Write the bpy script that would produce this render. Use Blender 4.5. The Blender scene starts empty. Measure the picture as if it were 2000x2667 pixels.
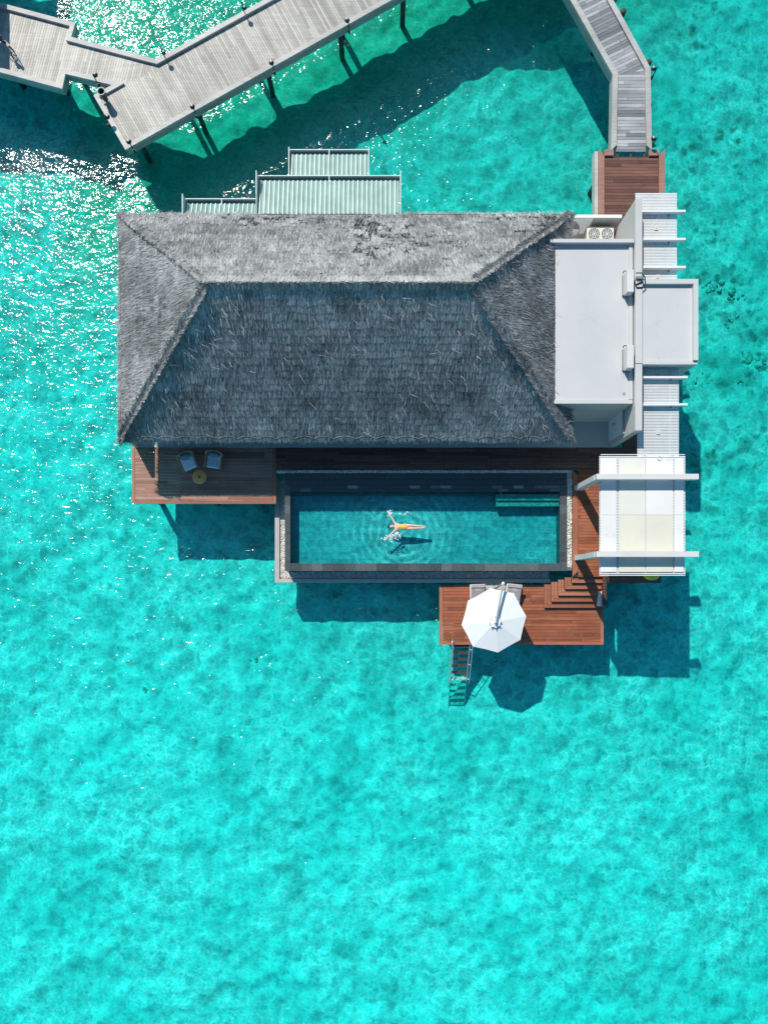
import bpy, bmesh, math, random
import numpy as np
from mathutils import Vector, Matrix
R = math.radians
rng = np.random.default_rng(7)
random.seed(11)
scene = bpy.context.scene
C = scene.collection

# ------------------------------------------------------------------ survey frame
H = 36.7            # camera height above the lagoon
FPX = 1900.0        # focal length in survey units
def S(z): return (H - z) / FPX
def X(px, z): return (px - 1000.0) * S(z)
def Y(py, z): return (1540.0 - py) * S(z)
def P2(px, py, z): return (X(px, z), Y(py, z))
def P3(px, py, z): return Vector((X(px, z), Y(py, z), z))

ZW, ZB = 0.0, -0.85            # water surface, lagoon bed
ZU, ZL = 2.15, 1.25            # upper decks, lower swim deck
EAVE, RIDGE = 4.58, 9.12

# ------------------------------------------------------------------ materials
def new_mat(name):
    m = bpy.data.materials.new(name); m.use_nodes = True
    nt = m.node_tree; nt.nodes.clear()
    return m, nt
def nd(nt, t, **kw):
    n = nt.nodes.new(t)
    for k, v in kw.items():
        if k.startswith('i_'):
            n.inputs[k[2:].replace('_', ' ')].default_value = v
        else: setattr(n, k, v)
    return n
def ramp(nt, src, stops):
    r = nt.nodes.new('ShaderNodeValToRGB')
    e = r.color_ramp.elements
    while len(e) < len(stops): e.new(0.5)
    for i, (p, c) in enumerate(stops):
        e[i].position = p
        e[i].color = (c, c, c, 1) if isinstance(c, (int, float)) else (*c, 1)
    nt.links.new(src, r.inputs[0])
    return r.outputs[0]
def mixc(nt, a, b, f, bt='MIX'):
    m = nt.nodes.new('ShaderNodeMix'); m.data_type = 'RGBA'; m.blend_type = bt
    for sock, v in ((m.inputs[0], f), (m.inputs[6], a), (m.inputs[7], b)):
        if hasattr(v, 'is_output'): nt.links.new(v, sock)
        elif isinstance(v, (int, float)): sock.default_value = v
        else: sock.default_value = (*v, 1)
    return m.outputs[2]
def mth(nt, op, a, b=0.0, c=None):
    m = nt.nodes.new('ShaderNodeMath'); m.operation = op
    vals = [a, b] + ([c] if c is not None else [])
    for i, v in enumerate(vals):
        if hasattr(v, 'is_output'): nt.links.new(v, m.inputs[i])
        else: m.inputs[i].default_value = v
    return m.outputs[0]
def noise(nt, co, scale, detail=4, rough=0.55, dist=0.0):
    n = nd(nt, 'ShaderNodeTexNoise'); n.inputs['Scale'].default_value = scale
    n.inputs['Detail'].default_value = detail; n.inputs['Roughness'].default_value = rough
    n.inputs['Distortion'].default_value = dist
    if co is not None: nt.links.new(co, n.inputs['Vector'])
    return n
def pos(nt, scale=(1, 1, 1), rot=0.0):
    g = nd(nt, 'ShaderNodeNewGeometry')
    m = nd(nt, 'ShaderNodeMapping')
    m.inputs['Scale'].default_value = scale; m.inputs['Rotation'].default_value = (0, 0, rot)
    nt.links.new(g.outputs['Position'], m.inputs['Vector'])
    return m.outputs['Vector']
def finish(nt, col, rough=0.6, bump=None, bdist=0.01, spec=0.5, metal=0.0, bstr=1.0):
    p = nd(nt, 'ShaderNodeBsdfPrincipled'); o = nd(nt, 'ShaderNodeOutputMaterial')
    if hasattr(col, 'is_output'): nt.links.new(col, p.inputs['Base Color'])
    else: p.inputs['Base Color'].default_value = (*col, 1)
    if hasattr(rough, 'is_output'): nt.links.new(rough, p.inputs['Roughness'])
    else: p.inputs['Roughness'].default_value = rough
    p.inputs['Specular IOR Level'].default_value = spec
    p.inputs['Metallic'].default_value = metal
    if bump is not None:
        b = nd(nt, 'ShaderNodeBump'); b.inputs['Distance'].default_value = bdist
        b.inputs['Strength'].default_value = bstr
        nt.links.new(bump, b.inputs['Height']); nt.links.new(b.outputs['Normal'], p.inputs['Normal'])
    nt.links.new(p.outputs[0], o.inputs['Surface'])
    return p
def attr(nt, name='rnd'):
    a = nd(nt, 'ShaderNodeAttribute'); a.attribute_name = name
    return a.outputs['Fac']

def mat_plain(name, col, rough=0.6, var=0.12, scale=3.0, spec=0.5, metal=0.0, grain=0.0):
    m, nt = new_mat(name)
    n = noise(nt, pos(nt), scale, 5)
    lo = tuple(c * (1 - var) for c in col); hi = tuple(min(1, c * (1 + var)) for c in col)
    c = ramp(nt, n.outputs['Fac'], [(0.3, lo), (0.7, hi)])
    bmp = None
    if grain:
        bmp = noise(nt, pos(nt), 60, 2).outputs['Fac']
    finish(nt, c, rough, bmp, grain, spec, metal)
    return m
def mat_wood(name, dark, mid, light, ang=0.0, rough=0.55, stain=None, stainamt=0.5):
    """boards: tone per board from the rnd attribute, grain along the board, large worn patches"""
    m, nt = new_mat(name)
    a = attr(nt)
    base = ramp(nt, a, [(0.0, dark), (0.5, mid), (1.0, light)])
    g = noise(nt, pos(nt, (1.2, 28, 1), -ang), 1.0, 6, 0.6)
    gr = ramp(nt, g.outputs['Fac'], [(0.30, 0.72), (0.70, 1.12)])
    c = mixc(nt, base, gr, 1.0, 'MULTIPLY')
    big = noise(nt, pos(nt), 0.55, 4, 0.6)
    bw = ramp(nt, big.outputs['Fac'], [(0.35, 0.80), (0.65, 1.10)])
    c = mixc(nt, c, bw, 1.0, 'MULTIPLY')
    if stain:
        s = noise(nt, pos(nt), 1.7, 5, 0.65)
        sf = ramp(nt, s.outputs['Fac'], [(0.52, 0.0), (0.72, stainamt)])
        c = mixc(nt, c, stain, sf)
    finish(nt, c, rough, g.outputs['Fac'], 0.004, 0.4)
    return m

M = {}
M['grey_wood'] = mat_wood('weathered_grey_wood', (.34, .315, .28), (.48, .445, .395), (.57, .53, .475), R(61), 0.5)
M['grey_wood2'] = mat_wood('cool_grey_wood', (.19, .195, .205), (.33, .335, .345), (.50, .50, .505), 0.0, 0.55)
M['kerb_wood'] = mat_wood('pale_kerb_wood', (.46, .44, .405), (.52, .495, .46), (.57, .545, .51), 0.0, 0.55)
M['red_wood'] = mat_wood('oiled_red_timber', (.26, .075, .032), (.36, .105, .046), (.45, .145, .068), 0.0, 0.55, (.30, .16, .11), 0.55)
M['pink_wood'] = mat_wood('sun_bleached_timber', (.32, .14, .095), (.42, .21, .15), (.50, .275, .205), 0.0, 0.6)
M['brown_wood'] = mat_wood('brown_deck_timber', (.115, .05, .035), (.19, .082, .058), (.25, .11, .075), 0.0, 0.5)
M['trim_wood'] = mat_wood('deck_trim_timber', (.36, .125, .065), (.42, .155, .085), (.48, .19, .11), 0.0, 0.55)
M['trim_brown'] = mat_wood('brown_trim_timber', (.34, .17, .125), (.40, .205, .15), (.45, .24, .18), 0.0, 0.55)
M['dark_wood'] = mat_plain('dark_joist_timber', (.05, .042, .036), 0.7)
M['pile'] = mat_plain('wet_concrete_pile', (.055, .065, .05), 0.8, 0.35, 2.0)
M['fascia'] = mat_plain('fascia_board', (.34, .35, .34), 0.6, 0.15, 1.5)
M['render_white'] = mat_plain('white_roof_membrane', (.56, .565, .57), 0.6, 0.05, 0.6)
def m_roof(name, col):
    m, nt = new_mat(name); p = pos(nt)
    c = ramp(nt, noise(nt, p, .5, 5, .6).outputs['Fac'], [(.3, tuple(v * .94 for v in col)), (.7, tuple(v * 1.04 for v in col))])
    st = ramp(nt, noise(nt, p, 1.1, 7, .72, .6).outputs['Fac'], [(.60, 0.0), (.74, .42)])
    c = mixc(nt, c, (.30, .30, .29), st)
    fl = ramp(nt, noise(nt, pos(nt, (6, 1.2, 1)), 1.0, 5, .7).outputs['Fac'], [(.62, 0.0), (.78, .25)])
    c = mixc(nt, c, (.36, .35, .33), fl)
    finish(nt, c, .6)
    return m
M['render_white'] = m_roof('white_roof_membrane', (.57, .565, .555))
M['render_wall'] = mat_plain('painted_render', (.55, .53, .50), 0.7, 0.05, 0.8)
M['slab'] = mat_plain('pale_stone_floor', (.50, .49, .47), 0.6, 0.08, 0.9)
M['white_paint'] = mat_plain('white_painted_steel', (.78, .78, .775), 0.45, 0.03, 2.0)
M['beam_paint'] = mat_plain('off_white_beam', (.66, .64, .61), 0.55, 0.05, 1.2)
M['panel_white'] = m_roof('white_canopy_panel', (.78, .76, .725))
M['panel_cream'] = mat_plain('cream_canopy_panel', (.70, .665, .55), 0.5, 0.05, 0.8)
M['door'] = mat_plain('door_panel', (.78, .82, .83), 0.4, 0.03)
M['glass_dark'] = mat_plain('tinted_glass', (.03, .045, .05), 0.08, 0.1)
M['plaque'] = mat_plain('door_plaque', (.80, .72, .70), 0.5, 0.03)
M['ink'] = mat_plain('dark_lettering', (.03, .04, .06), 0.5, 0.03)
M['black'] = mat_plain('black_metal', (.025, .025, .027), 0.45, 0.2)
M['rubber'] = mat_plain('black_rubber', (.02, .02, .022), 0.7, 0.2)
M['steel'] = mat_plain('brushed_steel', (.62, .63, .64), 0.3, 0.06, 4, 0.5, 0.6)
M['lens'] = mat_plain('frosted_lens', (.62, .56, .53), 0.4, 0.05)
M['bin_body'] = mat_plain('bin_dark_green', (.05, .065, .06), 0.55, 0.2)
M['bin_rim'] = mat_plain('bin_pale_rim', (.52, .54, .52), 0.5, 0.1)
M['pebble'] = None
M['coping'] = None
M['skin'] = mat_plain('skin', (.78, .50, .40), 0.5, 0.05, 9)
M['swimsuit'] = mat_plain('yellow_swimsuit', (.85, .48, .03), 0.6, 0.06, 20)
M['hair'] = mat_plain('dark_wet_hair', (.03, .02, .016), 0.35, 0.2)
M['umbrella'] = mat_plain('white_umbrella_fabric', (.80, .80, .795), 0.8, 0.02, 3)
M['cushion'] = mat_plain('mauve_grey_cushion', (.42, .345, .34), 0.9, 0.08, 12)
M['pillow'] = mat_plain('mauve_headrest_fabric', (.50, .42, .41), 0.9, 0.08, 12)
M['mono'] = mat_plain('woven_monogram', (.62, .57, .56), 0.9, 0.05)
M['seat_fabric'] = mat_plain('pale_seat_fabric', (.86, .88, .90), 0.9, 0.05, 14)
M['blue_fabric'] = mat_plain('slate_blue_fabric', (.16, .22, .31), 0.9, 0.12, 14)
M['cane'] = mat_plain('teak_chair_frame', (.46, .30, .15), 0.6, 0.15, 8)
M['weave'] = mat_plain('pale_rope_weave', (.66, .64, .58), 0.8, 0.1, 12)
M['table_top'] = mat_plain('golden_teak_top', (.92, .36, .09), 0.5, 0.12, 7)
M['yellow'] = mat_plain('yellow_pouf_fabric', (.95, .72, .03), 0.7, 0.12, 6)
M['base_stone'] = mat_plain('umbrella_base_stone', (.50, .50, .44), 0.7, 0.08, 5)
M['tank'] = mat_plain('beige_tank', (.52, .43, .39), 0.6, 0.06, 3)
M['ac_case'] = mat_plain('cream_ac_casing', (.74, .70, .58), 0.5, 0.05, 3)
M['ac_dark'] = mat_plain('ac_fan_dark', (.20, .19, .17), 0.6, 0.1)  # one dark tone for the fan discs
M['cable'] = mat_plain('dark_cable', (.03, .03, .03), 0.6, 0.1)

M['gutter'] = mat_plain('green_grey_gutter', (.16, .24, .25), 0.5, 0.1)
M['gutter_edge'] = mat_plain('pale_gutter_lip', (.62, .70, .66), 0.5, 0.05)

def m_thatch(name, lo, mid, hi):
    m, nt = new_mat(name)
    a = attr(nt)
    base = ramp(nt, a, [(0.0, lo), (0.55, mid), (1.0, hi)])
    n = noise(nt, pos(nt), 0.9, 5, 0.65)
    v = ramp(nt, n.outputs['Fac'], [(0.32, 0.66), (0.66, 1.15)])
    finish(nt, mixc(nt, base, v, 1.0, 'MULTIPLY'), 0.75, None, 0, 0.3)
    return m
M['thatch'] = m_thatch('weathered_thatch', (.045, .045, .045), (.265, .26, .255), (.52, .51, .50))
M['thatch_pale'] = m_thatch('pale_thatch_cap', (.20, .195, .19), (.36, .35, .34), (.55, .535, .52))
M['thatch_dark'] = mat_plain('thatch_underlayer', (.06, .058, .055), 0.9, 0.3, 2)

def m_tone(name, stops, rough=0.45, scale=6.0):
    m, nt = new_mat(name)
    c = ramp(nt, attr(nt), stops)
    n = noise(nt, pos(nt), scale, 5)
    v = ramp(nt, n.outputs['Fac'], [(0.3, 0.82), (0.7, 1.12)])
    finish(nt, mixc(nt, c, v, 1.0, 'MULTIPLY'), rough)
    return m
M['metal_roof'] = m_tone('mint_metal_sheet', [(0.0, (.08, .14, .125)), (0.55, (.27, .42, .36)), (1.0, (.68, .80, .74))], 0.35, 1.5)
M['coping'] = m_tone('dark_pool_stone', [(0.0, (.045, .055, .058)), (0.45, (.085, .10, .105)), (0.8, (.13, .155, .16)), (1.0, (.34, .39, .39))], 0.35)
M['pebble'] = m_tone('white_pebbles', [(0.0, (.62, .58, .52)), (0.5, (.78, .74, .67)), (1.0, (.88, .85, .79))], 0.55)
M['curb'] = mat_plain('pool_curb_stone', (.46, .435, .41), 0.6, 0.08, 2)
M['pool_wall'] = mat_plain('pool_wall_stone', (.10, .11, .115), 0.5, 0.15, 3)
def m_tiles(name, c0, c1, c2, sx, sy):
    m, nt = new_mat(name)
    b = nd(nt, 'ShaderNodeTexBrick'); b.offset = 0.5
    b.inputs['Scale'].default_value = 1.0
    b.inputs['Color1'].default_value = (*c0, 1); b.inputs['Color2'].default_value = (*c1, 1)
    b.inputs['Mortar'].default_value = (*c2, 1); b.inputs['Mortar Size'].default_value = 0.008
    b.inputs['Brick Width'].default_value = sx; b.inputs['Row Height'].default_value = sy
    nt.links.new(pos(nt), b.inputs['Vector'])
    n = noise(nt, pos(nt), 3.5, 6, 0.7)
    v = ramp(nt, n.outputs['Fac'], [(0.3, 0.62), (0.7, 1.3)])
    finish(nt, mixc(nt, b.outputs['Color'], v, 1.0, 'MULTIPLY'), 0.5)
    return m
M['pool_tile'] = m_tiles('pool_floor_tile', (.22, .42, .41), (.38, .62, .60), (.17, .36, .35), .62, .31)
def m_mosaic(name):
    m, nt = new_mat(name)
    v = nd(nt, 'ShaderNodeTexVoronoi'); v.inputs['Scale'].default_value = 14
    nt.links.new(pos(nt), v.inputs['Vector'])
    c = ramp(nt, v.outputs['Distance'], [(0.1, (.62, .72, .60)), (0.5, (.20, .34, .28))])
    n = noise(nt, pos(nt), 2.4, 3)
    c = mixc(nt, c, (.66, .62, .46), ramp(nt, n.outputs['Fac'], [(0.52, 0.0), (0.66, 0.6)]))
    finish(nt, c, 0.5)
    return m
M['mosaic'] = m_mosaic('pebble_mosaic')

# --- water: a tinted, rippled surface that lets the sun through and mirrors it
def m_water(name, tint0, tint1, waves, rings=None, rough=0.12, ior=1.5, cell=1.6, warp=0.35, linew=0.10, gust=False):
    m, nt = new_mat(name)
    p = pos(nt)
    gustf = ramp(nt, noise(nt, p, 0.35, 3, 0.6).outputs['Fac'], [(0.34, 0.72), (0.66, 1.40)]) if gust else None
    hs = None
    for (sc, amp, dist, stretch, ang) in waves:
        n = noise(nt, pos(nt, stretch, ang), sc, 2, 0.5, dist)
        h = mth(nt, 'MULTIPLY', n.outputs['Fac'], amp)
        if gust and sc > 1.5: h = mth(nt, 'MULTIPLY', h, gustf)
        hs = h if hs is None else mth(nt, 'ADD', hs, h)
    if rings:
        (cx, cy, k, amp, reach) = rings
        vm = nd(nt, 'ShaderNodeVectorMath'); vm.operation = 'DISTANCE'
        vm.inputs[1].default_value = (cx, cy, 2.08)
        wob = noise(nt, p, 1.6, 2)
        nt.links.new(p, vm.inputs[0])
        r = mth(nt, 'ADD', vm.outputs['Value'], mth(nt, 'MULTIPLY', wob.outputs['Fac'], 0.35))
        s = mth(nt, 'SINE', mth(nt, 'MULTIPLY', r, k))
        dec = mth(nt, 'POWER', 2.718, mth(nt, 'MULTIPLY', mth(nt, 'POWER', mth(nt, 'DIVIDE', r, reach), 2.0), -1.0))
        hs = mth(nt, 'ADD', hs, mth(nt, 'MULTIPLY', mth(nt, 'MULTIPLY', s, dec), amp))
        ringl = mth(nt, 'MULTIPLY', mth(nt, 'MULTIPLY', mth(nt, 'MAXIMUM', s, 0.0), dec), 1.4)  # ring caustics: gathered sunlight painted into the tint as bright bands
    b = nd(nt, 'ShaderNodeBump'); b.inputs['Distance'].default_value = 1.0; b.inputs['Strength'].default_value = 1.0
    nt.links.new(hs, b.inputs['Height'])
    # sun caustics painted into the water tint as a fine net of brighter lines
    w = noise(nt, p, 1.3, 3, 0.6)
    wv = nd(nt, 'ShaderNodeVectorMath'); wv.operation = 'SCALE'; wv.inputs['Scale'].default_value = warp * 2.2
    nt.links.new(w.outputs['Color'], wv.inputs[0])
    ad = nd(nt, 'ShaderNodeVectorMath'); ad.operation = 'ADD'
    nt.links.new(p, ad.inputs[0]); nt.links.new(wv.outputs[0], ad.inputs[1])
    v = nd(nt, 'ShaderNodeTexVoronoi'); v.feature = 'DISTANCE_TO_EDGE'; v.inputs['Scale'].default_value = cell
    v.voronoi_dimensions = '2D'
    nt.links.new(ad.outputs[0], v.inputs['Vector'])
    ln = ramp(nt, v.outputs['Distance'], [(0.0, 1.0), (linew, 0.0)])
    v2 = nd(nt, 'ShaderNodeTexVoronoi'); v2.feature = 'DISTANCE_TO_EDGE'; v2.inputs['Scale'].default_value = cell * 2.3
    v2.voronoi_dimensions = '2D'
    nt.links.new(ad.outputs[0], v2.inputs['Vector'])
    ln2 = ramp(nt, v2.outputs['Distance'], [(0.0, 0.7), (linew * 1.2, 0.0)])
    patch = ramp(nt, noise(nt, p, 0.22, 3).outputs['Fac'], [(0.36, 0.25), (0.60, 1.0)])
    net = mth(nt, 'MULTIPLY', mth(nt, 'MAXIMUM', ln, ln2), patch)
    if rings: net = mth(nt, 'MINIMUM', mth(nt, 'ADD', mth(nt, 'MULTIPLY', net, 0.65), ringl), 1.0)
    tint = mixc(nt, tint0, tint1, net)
    tr = nd(nt, 'ShaderNodeBsdfTransparent'); nt.links.new(tint, tr.inputs['Color'])
    gl = nd(nt, 'ShaderNodeBsdfGlossy'); gl.inputs['Roughness'].default_value = rough
    nt.links.new(ramp(nt, noise(nt, p, 2.6, 2).outputs['Fac'], [(0.35, rough * .6), (0.65, rough * 1.5)]), gl.inputs['Roughness'])
    nt.links.new(b.outputs['Normal'], gl.inputs['Normal'])
    # two-sided Fresnel (the stock node would mirror everything seen from below the surface)
    ge = nd(nt, 'ShaderNodeNewGeometry'); dt = nd(nt, 'ShaderNodeVectorMath'); dt.operation = 'DOT_PRODUCT'
    nt.links.new(ge.outputs['Incoming'], dt.inputs[0]); nt.links.new(b.outputs['Normal'], dt.inputs[1])
    cs = mth(nt, 'MINIMUM', mth(nt, 'ABSOLUTE', dt.outputs['Value']), 1.0)
    f0 = ((ior - 1) / (ior + 1)) ** 2
    fr = mth(nt, 'MULTIPLY_ADD', mth(nt, 'POWER', mth(nt, 'SUBTRACT', 1.0, cs), 5.0), 1 - f0, f0)
    mx = nd(nt, 'ShaderNodeMixShader'); o = nd(nt, 'ShaderNodeOutputMaterial')
    nt.links.new(fr, mx.inputs[0]); nt.links.new(tr.outputs[0], mx.inputs[1]); nt.links.new(gl.outputs[0], mx.inputs[2])
    nt.links.new(mx.outputs[0], o.inputs['Surface'])
    return m
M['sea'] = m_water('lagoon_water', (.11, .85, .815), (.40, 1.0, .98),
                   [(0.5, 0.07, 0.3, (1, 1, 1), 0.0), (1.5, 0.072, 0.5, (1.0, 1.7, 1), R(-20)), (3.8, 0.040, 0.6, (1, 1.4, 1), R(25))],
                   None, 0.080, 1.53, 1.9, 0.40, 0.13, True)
RC = P3(1040, 1375, 2.08)
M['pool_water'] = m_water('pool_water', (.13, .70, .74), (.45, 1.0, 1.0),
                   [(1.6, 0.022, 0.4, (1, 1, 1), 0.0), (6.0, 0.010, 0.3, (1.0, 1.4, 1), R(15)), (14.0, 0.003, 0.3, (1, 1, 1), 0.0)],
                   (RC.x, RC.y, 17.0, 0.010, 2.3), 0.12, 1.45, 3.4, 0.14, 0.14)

# --- lagoon bed: white sand, rounded algae and coral patches
def m_bed():
    m, nt = new_mat('lagoon_bed_sand')
    p = pos(nt)
    w = noise(nt, p, 1.1, 4, 0.6)
    wv = nd(nt, 'ShaderNodeVectorMath'); wv.operation = 'SCALE'; wv.inputs['Scale'].default_value = 0.9
    nt.links.new(w.outputs['Color'], wv.inputs[0])
    ad = nd(nt, 'ShaderNodeVectorMath'); ad.operation = 'ADD'
    nt.links.new(p, ad.inputs[0]); nt.links.new(wv.outputs[0], ad.inputs[1])
    # how much growth there is: more to the north and east, clean sand to the south
    sx = nd(nt, 'ShaderNodeSeparateXYZ'); nt.links.new(p, sx.inputs[0])
    gy = mth(nt, 'MULTIPLY_ADD', sx.outputs['Y'], 0.0165, 0.32)
    gx = mth(nt, 'MULTIPLY', sx.outputs['X'], 0.006)
    big = noise(nt, p, 0.13, 3, 0.5)
    gro = mth(nt, 'ADD', mth(nt, 'ADD', gy, gx), mth(nt, 'MULTIPLY_ADD', big.outputs['Fac'], 0.9, -0.45))
    grow = ramp(nt, gro, [(0.10, 0.0), (0.95, 1.0)])
    sand = ramp(nt, noise(nt, p, 0.55, 5, 0.6).outputs['Fac'], [(0.30, (.46, .70, .66)), (0.58, (.70, .96, .92))])
    # overlapping patches of turf algae and rubble, each with its own tone and a crisp ragged edge
    c = sand
    for (sc, amt, seed, lo) in ((1.05, .46, 0.0, .52), (2.0, .50, 13.0, .48), (3.6, .46, 31.0, .42)):
        of = nd(nt, 'ShaderNodeVectorMath'); of.operation = 'ADD'; of.inputs[1].default_value = (seed, seed * 1.7, 0)
        nt.links.new(ad.outputs[0], of.inputs[0])
        vb = nd(nt, 'ShaderNodeTexVoronoi'); vb.inputs['Scale'].default_value = sc; vb.voronoi_dimensions = '2D'
        nt.links.new(of.outputs[0], vb.inputs['Vector'])
        sp = nd(nt, 'ShaderNodeSeparateColor'); nt.links.new(vb.outputs['Color'], sp.inputs[0])
        on = ramp(nt, sp.outputs[0], [(lo, 0.0), (1.0, 1.0)])
        ed_ = ramp(nt, vb.outputs['Distance'], [(0.28, 1.0), (0.62, 0.0)])
        c = mixc(nt, c, (.10, .25, .25), mth(nt, 'MULTIPLY', mth(nt, 'MULTIPLY', mth(nt, 'MULTIPLY', on, ed_), amt * 1.25), mth(nt, 'MULTIPLY_ADD', grow, 0.55, 0.60)))
    # overall growth tone
    c = mixc(nt, c, (.20, .36, .29), mth(nt, 'MULTIPLY', grow, 0.62))
    # reef patches on the eastern side
    vc = nd(nt, 'ShaderNodeTexVoronoi'); vc.inputs['Scale'].default_value = 1.5; vc.voronoi_dimensions = '2D'
    nt.links.new(ad.outputs[0], vc.inputs['Vector'])
    rf = mth(nt, 'MULTIPLY', ramp(nt, vc.outputs['Distance'], [(.15, 1.0), (.42, 0.0)]), ramp(nt, noise(nt, p, .42, 5, .7).outputs['Fac'], [(.50, 0.0), (.60, 1.0)]))
    ex = ramp(nt, mth(nt, 'MULTIPLY', sx.outputs['X'], 1 / 40), [(.33, 0.0), (.40, .85)]); ey = ramp(nt, mth(nt, 'MULTIPLY', sx.outputs['Y'], 1 / 40), [(.05, 0.0), (.20, 1.0)])
    c = mixc(nt, c, (.06, .17, .14), mth(nt, 'MULTIPLY', rf, mth(nt, 'MULTIPLY', ex, ey)))
    dl = mth(nt, 'ADD', mth(nt, 'MULTIPLY', sx.outputs['X'], -.48), mth(nt, 'MULTIPLY', sx.outputs['Y'], .87))
    wob = mth(nt, 'MULTIPLY_ADD', big.outputs['Fac'], 5.0, -2.5)
    al = mth(nt, 'MULTIPLY', ramp(nt, mth(nt, 'MULTIPLY', mth(nt, 'ADD', dl, wob), 1 / 40), [(.47, 0.0), (.55, 1.0)]), ramp(nt, mth(nt, 'MULTIPLY_ADD', sx.outputs['X'], 1 / 40, .5), [(.07, 0.0), (.13, 1.0)]))
    c = mixc(nt, c, (.20, .42, .24), mth(nt, 'MULTIPLY', al, 0.62))
    f = noise(nt, p, 7.0, 4, 0.7)
    c = mixc(nt, c, ramp(nt, f.outputs['Fac'], [(0.3, 0.80), (0.7, 1.14)]), 1.0, 'MULTIPLY')
    finish(nt, c, 0.9, f.outputs['Fac'], 0.03, 0.1)
    return m
M['bed'] = m_bed()
M['coral'] = mat_plain('coral_rock', (.25, .45, .38), 0.9, 0.5, 5, 0.2)

# ------------------------------------------------------------------ mesh builder
class MB:
    def __init__(s): s.v = []; s.f = []; s.r = []; s.m = []
    def add(s, vs, fs, rnd=None, mi=0):
        o = len(s.v); s.v.extend([tuple(v) for v in vs])
        q = random.random() if rnd is None else rnd
        for f in fs: s.f.append([i + o for i in f]); s.r.append(q); s.m.append(mi)
        return s
    def box(s, x0, x1, y0, y1, z0, z1, rnd=None, mi=0):
        if x0 > x1: x0, x1 = x1, x0
        if y0 > y1: y0, y1 = y1, y0
        vs = [(x, y, z) for z in (z0, z1) for (x, y) in ((x0, y0), (x1, y0), (x1, y1), (x0, y1))]
        return s.add(vs, [(3, 2, 1, 0), (4, 5, 6, 7), (0, 1, 5, 4), (1, 2, 6, 5), (2, 3, 7, 6), (3, 0, 4, 7)], rnd, mi)
    def pbox(s, a, b, z0, z1, rnd=None, mi=0, zr=None):
        """box from survey corners a, b measured at its top"""
        zr = z1 if zr is None else zr
        return s.box(X(a[0], zr), X(b[0], zr), Y(a[1], zr), Y(b[1], zr), z0, z1, rnd, mi)
    def prism(s, pts, z0, z1, rnd=None, mi=0):
        n = len(pts)
        ar = sum(pts[i][0] * pts[(i + 1) % n][1] - pts[(i + 1) % n][0] * pts[i][1] for i in range(n))
        if ar < 0: pts = pts[::-1]
        vs = [(p[0], p[1], z0) for p in pts] + [(p[0], p[1], z1) for p in pts]
        fs = [tuple(range(n))[::-1], tuple(range(n, 2 * n))] + [(i, (i + 1) % n, n + (i + 1) % n, n + i) for i in range(n)]
        return s.add(vs, fs, rnd, mi)
    def obox(s, c, ax, ay, az, rnd=None, mi=0):
        """oriented box: centre and three half-axis vectors"""
        c, ax, ay, az = map(Vector, (c, ax, ay, az))
        vs = [c + i * ax + j * ay + k * az for k in (-1, 1) for (i, j) in ((-1, -1), (1, -1), (1, 1), (-1, 1))]
        return s.add(vs, [(3, 2, 1, 0), (4, 5, 6, 7), (0, 1, 5, 4), (1, 2, 6, 5), (2, 3, 7, 6), (3, 0, 4, 7)], rnd, mi)
    def bar(s, p, q, w, h, up=(0, 0, 1), rnd=None, mi=0):
        p, q = Vector(p), Vector(q); d = q - p; u = Vector(up)
        sd = d.cross(u).normalized(); u2 = sd.cross(d).normalized()
        return s.obox((p + q) / 2, d / 2, sd * w / 2, u2 * h / 2, rnd, mi)
    def tube(s, pts, r, n=8, rnd=None, mi=0, closed=False):
        pts = [Vector(p) for p in pts]; k = len(pts)
        rs = r if isinstance(r, (list, tuple)) else [r] * k
        vs = []; ref = Vector((0, 0, 1))
        for i, p in enumerate(pts):
            a = pts[(i - 1) % k] if (closed or i > 0) else p
            b = pts[(i + 1) % k] if (closed or i < k - 1) else p
            d = (b - a).normalized()
            u = d.cross(ref)
            if u.length < 1e-3: u = d.cross(Vector((0, 1, 0)))
            u.normalize(); w = d.cross(u)
            for j in range(n):
                t = 2 * math.pi * j / n
                vs.append(p + (u * math.cos(t) + w * math.sin(t)) * rs[i])
        fs = []
        for i in range(k if closed else k - 1):
            for j in range(n):
                a, b = i * n + j, i * n + (j + 1) % n
                i2 = (i + 1) % k
                fs.append((b, a, i2 * n + j, i2 * n + (j + 1) % n))
        if not closed: fs += [tuple(range(n)), tuple(range((k - 1) * n, k * n))[::-1]]
        return s.add(vs, fs, rnd, mi)
    def lathe(s, prof, c=(0, 0, 0), n=24, rnd=None, mi=0, cap=True):
        c = Vector(c); vs = []; k = len(prof)
        for (r, z) in prof:
            for j in range(n):
                t = 2 * math.pi * j / n
                vs.append(c + Vector((r * math.cos(t), r * math.sin(t), z)))
        fs = [(i * n + j, i * n + (j + 1) % n, (i + 1) * n + (j + 1) % n, (i + 1) * n + j) for i in range(k - 1) for j in range(n)]
        if cap: fs += [tuple(range(n))[::-1], tuple(range((k - 1) * n, k * n))]
        return s.add(vs, fs, rnd, mi)
    def ball(s, c, r, n=12, m=8, rnd=None, mi=0, rot=None):
        rx, ry, rz = (r, r, r) if isinstance(r, (int, float)) else r
        c = Vector(c); vs = []
        for i in range(m + 1):
            a = math.pi * i / m
            for j in range(n):
                t = 2 * math.pi * j / n
                v = Vector((rx * math.sin(a) * math.cos(t), ry * math.sin(a) * math.sin(t), rz * math.cos(a)))
                vs.append(c + (rot @ v if rot else v))
        fs = [(i * n + j, (i + 1) * n + j, (i + 1) * n + (j + 1) % n, i * n + (j + 1) % n) for i in range(m) for j in range(n)]
        return s.add(vs, fs, rnd, mi)
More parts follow.
